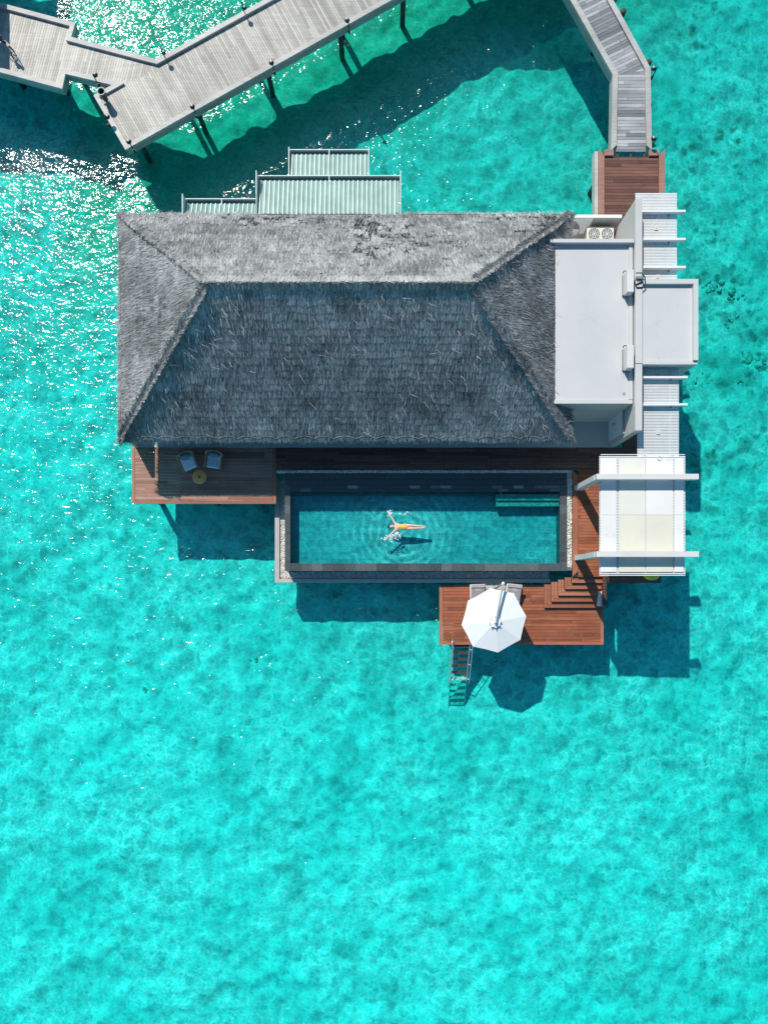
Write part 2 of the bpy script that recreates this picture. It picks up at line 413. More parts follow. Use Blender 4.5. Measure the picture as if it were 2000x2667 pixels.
    def build(s, name, mats, parent=None, smooth=False, bevel=0.0):
        me = bpy.data.meshes.new(name)
        off = Vector((0, 0, 0))
        if parent is not None:
            off = parent.location.copy()
            if parent.parent is not None: off += parent.parent.location
        me.from_pydata([(v[0] - off.x, v[1] - off.y, v[2] - off.z) for v in s.v], [], s.f)
        for m in (mats if isinstance(mats, (list, tuple)) else [mats]): me.materials.append(m)
        if any(s.m): me.polygons.foreach_set('material_index', s.m)
        a = me.attributes.new('rnd', 'FLOAT', 'FACE'); a.data.foreach_set('value', np.array(s.r, dtype=np.float32))
        if smooth: me.polygons.foreach_set('use_smooth', [True] * len(me.polygons))
        me.validate(); me.update()
        o = bpy.data.objects.new(name, me); C.objects.link(o)
        if parent is not None: o.parent = parent
        if bevel:
            b = o.modifiers.new('bevel', 'BEVEL'); b.width = bevel; b.segments = 2; b.limit_method = 'ANGLE'
        return o
def tag(o, label=None, cat=None, group=None, kind=None):
    if label: o['label'] = label
    if cat: o['category'] = cat
    if group: o['group'] = group
    if kind: o['kind'] = kind
    return o
def thing(name, label, cat, loc=(0, 0, 0), group=None):
    o = bpy.data.objects.new(name, None); C.objects.link(o)
    o.location = loc; o.empty_display_size = 0.3
    return tag(o, label, cat, group)
def dup(root, loc, rotz=0.0, label=None):
    def cp(o, par):
        c = o.copy(); C.objects.link(c)
        if par is not None: c.parent = par
        for ch in list(o.children): cp(ch, c)
        return c
    r = cp(root, None); r.location = loc; r.rotation_euler = (0, 0, rotz)
    if label: r['label'] = label
    return r

def clip(poly, nx, ny, d):
    """keep the side where nx*x + ny*y <= d of a convex polygon"""
    out = []; n = len(poly)
    for i in range(n):
        a, b = poly[i], poly[(i + 1) % n]
        da, db = nx * a[0] + ny * a[1] - d, nx * b[0] + ny * b[1] - d
        if da <= 0: out.append(a)
        if (da < 0 < db) or (db < 0 < da):
            t = da / (da - db); out.append((a[0] + t * (b[0] - a[0]), a[1] + t * (b[1] - a[1])))
    return out
def planks(mb, poly, ang, width, gap, z0, z1, seg=2.6, mi=0):
    """fill a convex world polygon with boards running along ang, butt-jointed at staggered lengths"""
    dx, dy = math.cos(ang), math.sin(ang); nx, ny = -dy, dx
    ks = [nx * p[0] + ny * p[1] for p in poly]; ls = [dx * p[0] + dy * p[1] for p in poly]
    k = math.floor(min(ks) / width) * width
    while k < max(ks):
        st = clip(clip(poly, nx, ny, k + width - gap), -nx, -ny, -k)
        if len(st) >= 3:
            l = min(ls) - random.random() * seg
            while l < max(ls):
                q = clip(clip(st, dx, dy, l + seg - gap * 0.6), -dx, -dy, -l)
                if len(q) >= 3:
                    ar = abs(sum(q[i][0] * q[(i + 1) % len(q)][1] - q[(i + 1) % len(q)][0] * q[i][1] for i in range(len(q))))
                    if ar > 0.003: mb.prism(q, z0, z1 + random.uniform(-.002, .002), None, mi)
                l += seg
        k += width
def inset(poly, w):
    n = len(poly)
    ar = sum(poly[i][0] * poly[(i + 1) % n][1] - poly[(i + 1) % n][0] * poly[i][1] for i in range(n))
    sg = 1 if ar > 0 else -1
    out = []
    for i in range(n):
        a, b, c = Vector(poly[i - 1]), Vector(poly[i]), Vector(poly[(i + 1) % n])
        d1, d2 = (b - a).normalized(), (c - b).normalized()
        n1, n2 = Vector((-d1.y, d1.x)) * sg, Vector((-d2.y, d2.x)) * sg
        m = n1 + n2; m = m / max(m.dot(n1), 0.25)
        out.append(tuple(b + m * w))
    return out
def edging(mb, poly, idx, w, z0, z1, mi=0):
    q = inset(poly, w); n = len(poly)
    for i in idx:
        j = (i + 1) % n
        mb.prism([poly[i], poly[j], q[j], q[i]], z0, z1, None, mi)
def W(pts, z): return [P2(a, b, z) for a, b in pts]
def pile(parent, x, y, ztop, r=0.16, zb=-1.0, cap=True):
    m = MB(); m.lathe([(r * 1.08, zb), (r, zb + .3), (r, ztop)], (x, y, 0), 12)
    return m.build('pile', M['pile'], parent, True)

# ------------------------------------------------------------------ setting
def sheet(name, z, mat, size=900, n=1):
    m = MB(); m.add([(-size, -size, z), (size, -size, z), (size, size, z), (-size, size, z)], [(0, 1, 2, 3)], 0.5)
    o = m.build(name, mat); return tag(o, None, None, None, 'structure')
def lagoon_bed():
    gx = np.concatenate([[-900, -200, -60], np.arange(-26, 26.01, .17), [60, 200, 900]]); gy = np.concatenate([[-900, -200, -60], np.arange(-28, 40.01, .17), [80, 200, 900]])
    xx, yy = np.meshgrid(gx, gy); inn = (abs(xx) < 26.5) & (yy > -28.5) & (yy < 40.5)
    zz = (vn(xx, yy, .8, 41) - .5) * .16 + (vn(xx, yy, 1.5, 43) - .5) * .16 + (vn(xx, yy, 2.3, 47) - .5) * .17
    zz = np.where(inn, zz, 0) + ZB
    nxx, nyy = len(gx), len(gy)
    me = bpy.data.meshes.new('lagoon_bed'); me.vertices.add(nxx * nyy)
    me.vertices.foreach_set('co', np.stack([xx, yy, zz], -1).astype(np.float32).ravel())
    i = np.arange(nxx - 1)[None] + (np.arange(nyy - 1) * nxx)[:, None]
    q = np.stack([i, i + 1, i + 1 + nxx, i + nxx], -1).reshape(-1, 4).astype(np.int32)
    me.loops.add(q.size); me.loops.foreach_set('vertex_index', q.ravel())
    me.polygons.add(len(q)); me.polygons.foreach_set('loop_start', np.arange(0, q.size, 4, dtype=np.int32))
    me.update(calc_edges=True); me.polygons.foreach_set('use_smooth', [True] * len(q))
    me.materials.append(M['bed']); o = bpy.data.objects.new('lagoon_bed', me); C.objects.link(o)
    return tag(o, None, None, None, 'structure')
def vn(x, y, s, seed):
    g = np.random.default_rng(seed).random((128, 128))
    x, y = x * s, y * s; xi, yi = np.floor(x).astype(int), np.floor(y).astype(int)
    fx, fy = x - xi, y - yi; fx = fx * fx * (3 - 2 * fx); fy = fy * fy * (3 - 2 * fy)
    q = lambda a, b: g[a % 128, b % 128]
    return (q(xi, yi) * (1 - fx) + q(xi + 1, yi) * fx) * (1 - fy) + (q(xi, yi + 1) * (1 - fx) + q(xi + 1, yi + 1) * fx) * fy
tag(lagoon_bed(), 'pale sand lagoon bed mottled with algae under shallow water', 'seabed')
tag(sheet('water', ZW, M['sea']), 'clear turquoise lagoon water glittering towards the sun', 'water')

# coral on the bed
cm = MB()
def coral(px, py, r, n):
    c = P3(px, py, ZB)
    for k in range(n + 1):
        a = random.random() * 6.28; d = 1.25 * r * random.random() ** .55
        q = r * random.uniform(.08, .45)
        x, y = c.x + math.cos(a) * d, c.y + math.sin(a) * d * .7
        o = len(cm.v)
        cm.ball((x, y, ZB - .01), (q, q * random.uniform(.5, 1), min(.12, q * .4)), 7, 5, None, 0, Matrix.Rotation(random.random() * 3, 3, 'Z'))
        for i in range(o, len(cm.v)):
            v = cm.v[i]; j = 1 + random.uniform(-.3, .3)
            cm.v[i] = (x + (v[0] - x) * j, y + (v[1] - y) * j, v[2])
for (a, b, r, n) in [(1858, 745, .5, 9), (1880, 752, .45, 7), (1920, 768, .4, 7), (1905, 840, .42, 6), (1832, 984, .40, 7), (1925, 925, .55, 9),
                     (1945, 948, .5, 7), (1975, 945, .45, 6), (1930, 996, .25, 4), (385, 1795, .22, 4), (425, 1820, .2, 3), (1958, 2240, .3, 5),
                     (1838, 2268, .28, 4), (594, 1968, .18, 3), (316, 1908, .15, 3), (1990, 760, .3, 4), (800, 1330, .25, 3), (660, 1440, .28, 4),
                     (1345, 1770, .3, 4), (1290, 1720, .2, 3), (1278, 216, .3, 4), (1010, 720, .2, 3), (520, 1690, .25, 4), (655, 1715, .25, 4),
                     (1960, 620, .3, 4), (150, 620, .35, 5)]:
    coral(a, b, r, n)
tag(cm.build('coral', M['coral'], None, True), 'dark coral heads and rubble scattered over the sandy lagoon bed', 'coral', None, 'stuff')

# ------------------------------------------------------------------ boardwalk
bw_px = [(-260, -62), (198, 60), (187, 97), (408, 155), (2100, -782), (2300, -721), (327, 390), (244, 248), (292, 221), (171, 192), (163, 231), (-260, 118)]
ZBW = 2.5
bw = W(bw_px, ZBW + .10)
rt = thing('boardwalk', 'wide weathered grey timber boardwalk crossing the top left of the lagoon', 'boardwalk', P3(500, 200, 0))
bi = inset(bw, .21)
m = MB()
a14 = math.atan2(bw[2][1] - bw[3][1], bw[2][0] - bw[3][0]) + math.pi / 2
a28 = math.atan2(bw[4][1] - bw[3][1], bw[4][0] - bw[3][0]) + math.pi / 2
planks(m, [bi[0], bi[1], bi[10], bi[11]], a14, .115, .010, ZBW - .045, ZBW, 3.4)
planks(m, [bi[2], bi[3], bi[8], bi[9]], a14, .115, .010, ZBW - .045, ZBW, 3.4)
jn = [bi[1], bi[2], bi[9], bi[10]]
planks(m, [bi[3], bi[4], bi[5], bi[6], bi[7], bi[8]], a28, .115, .012, ZBW - .045, ZBW, 2.2)
m.build('deck_boards', M['grey_wood'], rt)
m = MB(); planks(m, jn, a14, .115, .010, ZBW - .045, ZBW - .002, 3.4); m.build('deck_boards', M['grey_wood'], rt)
jp = W([(1210, -112), (1540, -112), (1540, -292)], ZBW)  # unseen landing added beside the footbridge, outlined by its shade on the water
m = MB(); planks(m, jp, a28, .115, .012, ZBW - .045, ZBW - .004, 2.2); m.build('deck_boards', M['grey_wood'], rt)
m = MB()
for pl_ in ([bi[0], bi[1], bi[10], bi[11]], [bi[2], bi[3], bi[8], bi[9]], [bi[3], bi[4], bi[5], bi[6], bi[7], bi[8]], jn): m.prism(pl_, ZBW - .085, ZBW - .055, .5)
m.build('gap_light_stop', M['dark_wood'], rt)  # added sheet: stops sun through the board gaps so they read dark
m = MB(); edging(m, bw, [0, 1, 2, 3], .21, ZBW - .05, ZBW + .13); m.build('kerb', M['kerb_wood'], rt)
m = MB(); edging(m, bw, [5, 6, 7, 8, 9, 10], .21, ZBW - .05, ZBW + .10); m.build('kerb', M['kerb_wood'], rt)
m = MB(); edging(m, inset(bw, .03), [0, 1, 2, 3, 5, 6, 7, 8, 9, 10], .07, ZBW - .42, ZBW - .052); m.build('fascia', M['fascia'], rt)
m = MB()
for k in range(19):
    t = k / 18
    for (A, B, e, f) in ((3, 4, 6, 5),):
        p = Vector(bi[A]).lerp(Vector(bi[B]), t); q = Vector(bi[e]).lerp(Vector(bi[f]), t)
        m.bar((p.x, p.y, ZBW - .20), (q.x, q.y, ZBW - .20), .12, .28)
for f in (.15, .38, .62, .85):
    for (A, B, e, g) in ((3, 4, 6, 5), (0, 1, 11, 10), (2, 3, 9, 8)):
        p = Vector(bi[A]).lerp(Vector(bi[e]), f); q = Vector(bi[B]).lerp(Vector(bi[g]), f)
        m.bar((p.x, p.y, ZBW - .11), (q.x, q.y, ZBW - .11), .10, .12)
m.build('joist', M['dark_wood'], rt)
for (a, b) in [(1045, 30), (1220, -60), (1400, -160), (1580, -260), (880, 118), (690, 222), (505, 322), (350, 400), (880, -55), (640, 40), (450, 150), (140, 215), (185, 75), (20, 200), (280, 235), (30, 20)]:
    x, y = P2(a, b, 1.2)
    pile(rt, x + (.1 if a > 300 else -.15), y + (-1.2 if (a, b) in ((640, 40), (450, 150), (880, -55), (30, 20), (185, 75)) else .85), ZBW - .43, .13)

# ------------------------------------------------------------------ grey footbridge and entrance deck
rt = thing('footbridge', 'narrow grey plank footbridge bending down to the villa entrance', 'footbridge', P3(1640, 250, 0))
fb = W([(1420, -111), (1534, -111), (1692, 178), (1696, 393), (1590, 393), (1594, 196)], ZU + .06)
fi = inset(fb, .25)
m = MB()
planks(m, [fi[0], fi[1], fi[2], fi[5]], math.atan2(.49, 1), .155, .014, ZU - .045, ZU, 2.3)
planks(m, [fi[5], fi[2], (fi[3][0], fi[3][1] - .25), (fi[4][0], fi[4][1] - .25)], 0.0, .155, .014, ZU - .045, ZU, 2.3)
m.build('deck_boards', M['grey_wood2'], rt)
m = MB(); edging(m, fb, [1, 2], .25, ZU - .05, ZU + .11); m.build('kerb', M['kerb_wood'], rt)
m = MB(); edging(m, fb, [4, 5], .25, ZU - .05, ZU + .11); m.build('kerb', M['kerb_wood'], rt)
m = MB(); edging(m, inset(fb, .03), [1, 2, 4, 5], .07, ZU - .48, ZU - .052); m.build('fascia', M['fascia'], rt)
m = MB()
for f in (.2, .5, .8):
    p = Vector(fi[0]).lerp(Vector(fi[1]), f); q = Vector(fi[5]).lerp(Vector(fi[2]), f); r_ = Vector(fi[4]).lerp(Vector(fi[3]), f)
    m.bar((p.x, p.y, ZU - .11), (q.x, q.y, ZU - .11), .1, .12); m.bar((q.x, q.y, ZU - .11), (r_.x, r_.y, ZU - .11), .1, .12)
m.build('joist', M['dark_wood'], rt)
for (a, b) in [(1575, 60), (1640, 190), (1650, 300), (1675, 300), (1610, 60), (1675, 190)]:
    x, y = P2(a, b, 1.2); pile(rt, x, y, ZU - .2, .14)

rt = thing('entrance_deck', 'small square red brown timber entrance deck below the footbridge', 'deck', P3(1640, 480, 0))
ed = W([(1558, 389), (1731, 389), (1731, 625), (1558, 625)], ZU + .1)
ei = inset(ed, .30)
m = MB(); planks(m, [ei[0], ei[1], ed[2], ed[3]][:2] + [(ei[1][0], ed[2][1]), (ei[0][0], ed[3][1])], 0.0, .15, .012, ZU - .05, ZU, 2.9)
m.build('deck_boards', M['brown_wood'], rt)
for q in (1, 3): m = MB(); edging(m, ed, [q], .28, ZU - .05, ZU + .10); m.build('kerb', M['trim_brown'], rt)
nx0, nx1 = X(1597, ZU + .1), X(1690, ZU + .1)
m = MB(); m.box(ed[0][0] + .283, nx0, ed[0][1], ed[0][1] - .28, ZU - .05, ZU + .098); m.build('kerb', M['trim_brown'], rt)
m = MB(); m.box(nx1, ed[1][0] - .283, ed[0][1], ed[0][1] - .28, ZU - .05, ZU + .098)
m.build('kerb', M['trim_brown'], rt)
m = MB(); m.box(ed[0][0] - .16, ed[0][0] - .003, ed[0][1] - .05, ed[3][1], ZU - .45, ZU + .02); m.build('fascia', M['kerb_wood'], rt)
m = MB()
for k in range(5):
    x = ed[0][0] + .3 + k * (ed[1][0] - ed[0][0] - .6) / 4; m.box(x - .05, x + .05, ed[0][1] - .05, ed[3][1], ZU - .25, ZU - .052)
m.build('joist', M['dark_wood'], rt)
for (fx, fy) in ((.15, .1), (.85, .1), (.15, .6), (.85, .6)):
    pile(rt, ed[0][0] + fx * (ed[1][0] - ed[0][0]), ed[0][1] + fy * (ed[3][1] - ed[0][1]), ZU - .25, .14)

# ------------------------------------------------------------------ path lamps
def make_lamp():
    r = thing('path_lamp', '', 'lamp', (0, 0, 0), 'path lamps along the walkways')
    m = MB(); m.box(-.05, .05, -.045, .045, -.16, .05); m.build('bracket', M['black'], r, False, .006)
    m = MB(); m.tube([(0, 0, 0), (0, 0, .66)], .024, 8); m.build('post', M['black'], r, True)
    m = MB(); m.lathe([(.055, .40), (.105, .42), (.118, .455), (.10, .50), (.05, .53), (.012, .54)], (.13, 0, 0), 18)
    m.bar((.0, 0, .5), (.08, 0, .5), .03, .03)
    h = m.build('lamp_head', M['black'], r, True)
    m = MB(); m.lathe([(.052, .535), (.05, .545), (.03, .552)], (.15, 0, 0), 14); m.build('lens', M['lens'], h, True)
    return r
lamp0 = make_lamp()
lamps = [((430, 149), -0.9, 'path lamp at the inner bend of the boardwalk, above the corner'),
         ((637, 34), -0.9, 'path lamp on the upper boardwalk edge nearest the top of the photo'),
         ((909, 79), 2.1, 'path lamp on the lower boardwalk edge farthest right, near the top'),
         ((715, 188), 2.1, 'path lamp in the middle of the lower boardwalk edge'),
         ((512, 301), 2.1, 'path lamp on the lower boardwalk edge just left of the middle one'),
         ((349, 391), 2.1, 'path lamp at the pointed lower corner of the boardwalk'),
         ((284, 324), 0.5, 'path lamp on the short slanting end of the boardwalk below the bin'),
         ((257, 220), 1.3, 'path lamp beside the round bin on the narrow walkway'),
         ((1698, 200), 2.6, 'path lamp at the bend of the grey footbridge'),
         ((1698, 380), 2.6, 'path lamp where the footbridge meets the entrance deck')]
for i, ((a, b), rz, lb) in enumerate(lamps):
    loc = P3(a, b, (ZU if i > 7 else ZBW) + .02)
    if i == 0:
        lamp0.location = loc; lamp0.rotation_euler = (0, 0, rz); lamp0['label'] = lb
    else: dup(lamp0, loc, rz, lb)

# ------------------------------------------------------------------ round bin
bc = P3(277, 260, ZBW + .10)
rt = thing('litter_bin', 'round tapering litter bin with pale rim standing on the boardwalk corner', 'bin', bc)
m = MB(); m.lathe([(.10, 0), (.115, .03), (.165, .5), (.172, .56)], bc, 28, None, 0, False)
m.lathe([(.15, .555), (.12, .30), (.09, .06), (.01, .05)], bc, 28, None, 0, False); m.build('bin_body', M['bin_body'], rt, True)
m = MB(); m.lathe([(.15, .555), (.148, .60), (.185, .605), (.192, .585), (.172, .555), (.15, .555)], bc, 28, None, 0, False); m.build('rim', M['bin_rim'], rt, True)
m = MB(); m.box(bc.x - .26, bc.x - .11, bc.y + .02, bc.y + .07, bc.z + .12, bc.z + .18); m.build('bracket', M['black'], rt)

# ------------------------------------------------------------------ bicycle
def bicycle():
    g = P3(37, 141, ZBW)
    r = thing('bicycle', 'black bicycle parked on the boardwalk platform at the left edge', 'bicycle', g)
    d = Vector((-.74, .67, 0)).normalized(); u = Vector((0, 0, 1)); lean = Vector((.0, .0, 1))
    rear = g + u * .33; front = rear + d * 1.06
    sd = d.cross(u)
    def wheel(c):
        m = MB(); pts = [c + (d * math.cos(t) + u * math.sin(t)) * .325 for t in np.linspace(0, 2 * math.pi, 33)[:-1]]
        m.tube(pts, .022, 8, None, 0, True); w = m.build('wheel', M['rubber'], r, True)
        m = MB(); pts = [c + (d * math.cos(t) + u * math.sin(t)) * .296 for t in np.linspace(0, 2 * math.pi, 33)[:-1]]
        m.tube(pts, .010, 6, None, 0, True)
        for k in range(14):
            t = k * 2 * math.pi / 14; m.tube([c + sd * (.02 if k % 2 else -.02), c + (d * math.cos(t) + u * math.sin(t)) * .29], .003, 4)
        m.tube([c - sd * .05, c + sd * .05], .022, 8); m.build('rim', M['steel'], w, True)
    wheel(rear); wheel(front)
    bb = rear + d * .43 - u * .03; seat = rear + d * .27 + u * .50; head = front - d * .10 + u * .52; hb = head + u * .06
    m = MB()
    for a, b, q in ((bb, seat, .018), (bb, hb - u * .05, .02), (seat - u * .03, head, .017), (bb, rear, .013), (seat - u * .03, rear, .011), (head, front, .016)):
        m.tube([a, b], q, 8)
    m.build('frame', M['black'], r, True)
    m = MB(); pts = [rear + (d * math.cos(t) + u * math.sin(t)) * .37 for t in np.linspace(.3, 2.8, 14)]
    for i in range(13): m.bar(pts[i], pts[i + 1], .06, .006, (pts[i] - rear))
    m.build('mudguard', M['black'], r)
    m = MB(); s0 = seat + u * .08
    m.ball(s0 - d * .05, (.10, .09, .035), 12, 8); m.ball(s0 + d * .10, (.09, .035, .03), 12, 8, None, 0, Matrix.Rotation(math.atan2(d.y, d.x), 3, 'Z'))
    m.tube([seat, s0], .012, 6); m.build('saddle', M['rubber'], r, True)
    m = MB(); h0 = head + u * .14
    m.tube([h0 + sd * .30 - d * .14, h0 + sd * .22, h0, h0 - sd * .22, h0 - sd * .30 - d * .14], .012, 8); m.tube([head, h0], .014, 8)
    m.build('handlebar', M['steel'], r, True)
    m = MB(); b0 = front + u * .42 + d * .02
    m.obox(b0, d * .13, sd * .17, u * .10); m.build('basket', M['black'], r)
    m = MB(); k0 = rear - d * .05 + u * .38
    m.bar(k0 - d * .16, k0 + d * .16, .12, .015); m.build('luggage_rack', M['black'], r)
    m = MB(); m.lathe([(.09, -.006), (.09, .006)], (0, 0, 0), 20)
    mt = Matrix.Rotation(math.pi / 2, 3, 'X'); mz = Matrix.Rotation(math.atan2(d.y, d.x), 3, 'Z')
    m.v = [tuple(mz @ (mt @ Vector(v)) + bb + sd * .04) for v in m.v]
    m.tube([bb - sd * .09 + u * .16, bb - sd * .09, bb + sd * .09, bb + sd * .09 - u * .16], .010, 6); m.build('crankset', M['steel'], r)
    m = MB(); m.tube([bb - sd * .03, bb - d * .05 - sd * .24 - u * .29], .010, 6); m.build('kickstand', M['black'], r)
bicycle()

# ------------------------------------------------------------------ neighbouring pavilion (its shade falls across the boardwalk platform)
pz = 4.9
px1, py0 = -18.6, 26.4
rt = thing('neighbouring_pavilion', 'thatched neighbouring pavilion shading the left end of the boardwalk platform', 'pavilion', (px1 - 3, py0 + 4, 0))
m = MB()
x0, x1, y0, y1 = px1 - 7, px1, py0, py0 + 9
cx, ya, yb = (x0 + x1) / 2, y0 + 3.5, y1 - 3.5
m.add([(x0, y0, pz), (x1, y0, pz), (x1, y1, pz), (x0, y1, pz), (cx, ya, pz + 3.2), (cx, yb, pz + 3.2)],
      [(0, 1, 4), (1, 2, 5, 4), (2, 3, 5), (3, 0, 4, 5), (3, 2, 1, 0)])
m.build('thatched_roof', M['thatch'], rt)
for (a, b) in ((x0 + .6, y0 + .6), (x1 - .6, y0 + .6), (x1 - .6, y1 - .6), (x0 + .6, y1 - .6)):
    m = MB(); m.tube([(a, b, -1), (a, b, pz)], .11, 10); m.build('post', M['pile'], rt, True)
m = MB(); m.box(x0 + .4, x1 - 1.8, y0 + 1.9, y1 - .4, ZBW - .3, ZBW - .06); m.build('floor', M['grey_wood2'], rt)

# ------------------------------------------------------------------ villa
EX0, EX1, EY0, EY1 = X(311, EAVE), X(1488, EAVE), Y(1148, EAVE), Y(557, EAVE)
HW = (EY1 - EY0) / 2; CY = (EY0 + EY1) / 2
RX0, RX1 = EX0 + HW, EX1 - HW
FY0 = Y(1165, ZU + .03)              # south edge of the stone floor
villa = thing('overwater_villa', 'large overwater villa under a hipped grey thatched roof', 'villa', ((EX0 + EX1) / 2, CY, 0))
m = MB()
m.box(X(353, ZU), X(1596, ZU), FY0, EY1 - .7, ZU - .32, ZU + .03); m.build('floor_slab', M['slab'], villa)
m = MB()
wx0, wx1, wy0, wy1 = EX0 + .95, 7.0, EY0 + 1.15, EY1 - .95
m.box(wx0, wx0 + .2, wy0, wy1, ZU + .03, EAVE + .25); m.box(wx0 + .203, wx1, wy1 - .2, wy1, ZU + .03, EAVE + .25)
for k in range(6):
    x = wx0 + .25 + k * (wx1 - wx0 - .55) / 5; m.box(x, x + .3, wy0, wy0 + .2, ZU + .03, EAVE + .25)
m.build('wall', M['render_wall'], villa)
m = MB(); m.box(X(353, ZU) + .003, X(362, ZU), FY0 + .003, wy0 + 1.2, ZU + .031, ZU + 1.72); m.build('side_wall', M['render_wall'], villa)
for k in range(5):
    x = wx0 + .25 + k * (wx1 - wx0 - .55) / 5; L = (wx1 - wx0 - .55) / 5
    m = MB(); m.box(x + .302, x + L - .002, wy0 + .08, wy0 + .12, ZU + .04, EAVE + .1); g = m.build('glass_door', M['glass_dark'], villa)
    m = MB(); m.box(x + .30 + (L - .3) / 2 - .03, x + .30 + (L - .3) / 2 + .03, wy0 + .05, wy0 + .078, ZU + .04, EAVE + .1); m.build('door_frame', M['black'], g)
for a in np.linspace(EX0 + 1.6, EX1 - 1.0, 7):
    for b in (EY0 + 1.3, CY, EY1 - 1.3): pile(villa, a, b, ZU - .3, .2)
# long pale fascia beam along the front under the eave
# --- thatch: underlayer
m = MB(); tk = .30
corners = [(EX0, EY0), (EX1, EY0), (EX1, EY1), (EX0, EY1)]
rid = [(RX0, CY), (RX1, CY)]
vs = [(x, y, EAVE - .03) for x, y in corners] + [(x, y, RIDGE - .03) for x, y in rid]
vs += [(x, y, EAVE - tk) for x, y in corners] + [(x, y, RIDGE - tk) for x, y in rid]
m.add(vs, [(0, 1, 5, 4), (1, 2, 5), (2, 3, 4, 5), (3, 0, 4), (7, 6, 10, 11), (8, 7, 11), (9, 8, 11, 10), (6, 9, 10),
           (0, 6, 7, 1), (1, 7, 8, 2), (2, 8, 9, 3), (3, 9, 6, 0)])
roof = m.build('thatched_roof', [M['thatch_dark']], villa)

def blade_mesh(name, root, tip, width, wdir, rnd, mat, parent, tipw=0.45):
    """root, tip: (n,3); one tapering leaf blade per row"""
    n = len(root); w = wdir * (width[:, None] * .5)
    V = np.empty((n, 4, 3), np.float32)
    V[:, 0] = root - w; V[:, 1] = root + w; V[:, 2] = tip + w * tipw; V[:, 3] = tip - w * tipw
    off = np.array(parent.location) + (np.array(parent.parent.location) if parent.parent else 0)
    V -= off.astype(np.float32)
    me = bpy.data.meshes.new(name)
    me.vertices.add(4 * n); me.vertices.foreach_set('co', V.ravel())
    me.loops.add(4 * n); me.loops.foreach_set('vertex_index', np.arange(4 * n, dtype=np.int32))
    me.polygons.add(n); me.polygons.foreach_set('loop_start', np.arange(0, 4 * n, 4, dtype=np.int32))
    me.update(calc_edges=True)
    a = me.attributes.new('rnd', 'FLOAT', 'FACE'); a.data.foreach_set('value', rnd.astype(np.float32))
    me.materials.append(mat)
    o = bpy.data.objects.new(name, me); C.objects.link(o); o.parent = parent
    return o
slope = math.atan2(RIDGE - EAVE, HW); SL = math.hypot(RIDGE - EAVE, HW)
sides = [  # eave start, eave end, inward
    (Vector((EX0, EY0, EAVE)), Vector((EX1, EY0, EAVE)), Vector((0, 1, 0)), 'S'),
    (Vector((EX1, EY0, EAVE)), Vector((EX1, EY1, EAVE)), Vector((-1, 0, 0)), 'E'),
    (Vector((EX1, EY1, EAVE)), Vector((EX0, EY1, EAVE)), Vector((0, -1, 0)), 'N'),
    (Vector((EX0, EY1, EAVE)), Vector((EX0, EY0, EAVE)), Vector((1, 0, 0)), 'W')]
RT, TP, WD, RN, WW = [], [], [], [], []
def vnoise(x, y, s, seed):
    """smooth value noise on arrays"""
    g = np.random.default_rng(seed).random((64, 64))
    x, y = x * s, y * s; xi, yi = np.floor(x).astype(int), np.floor(y).astype(int)
    fx, fy = x - xi, y - yi; fx = fx * fx * (3 - 2 * fx); fy = fy * fy * (3 - 2 * fy)
    q = lambda a, b: g[a % 64, b % 64]
    return (q(xi, yi) * (1 - fx) + q(xi + 1, yi) * fx) * (1 - fy) + (q(xi, yi + 1) * (1 - fx) + q(xi + 1, yi + 1) * fx) * fy
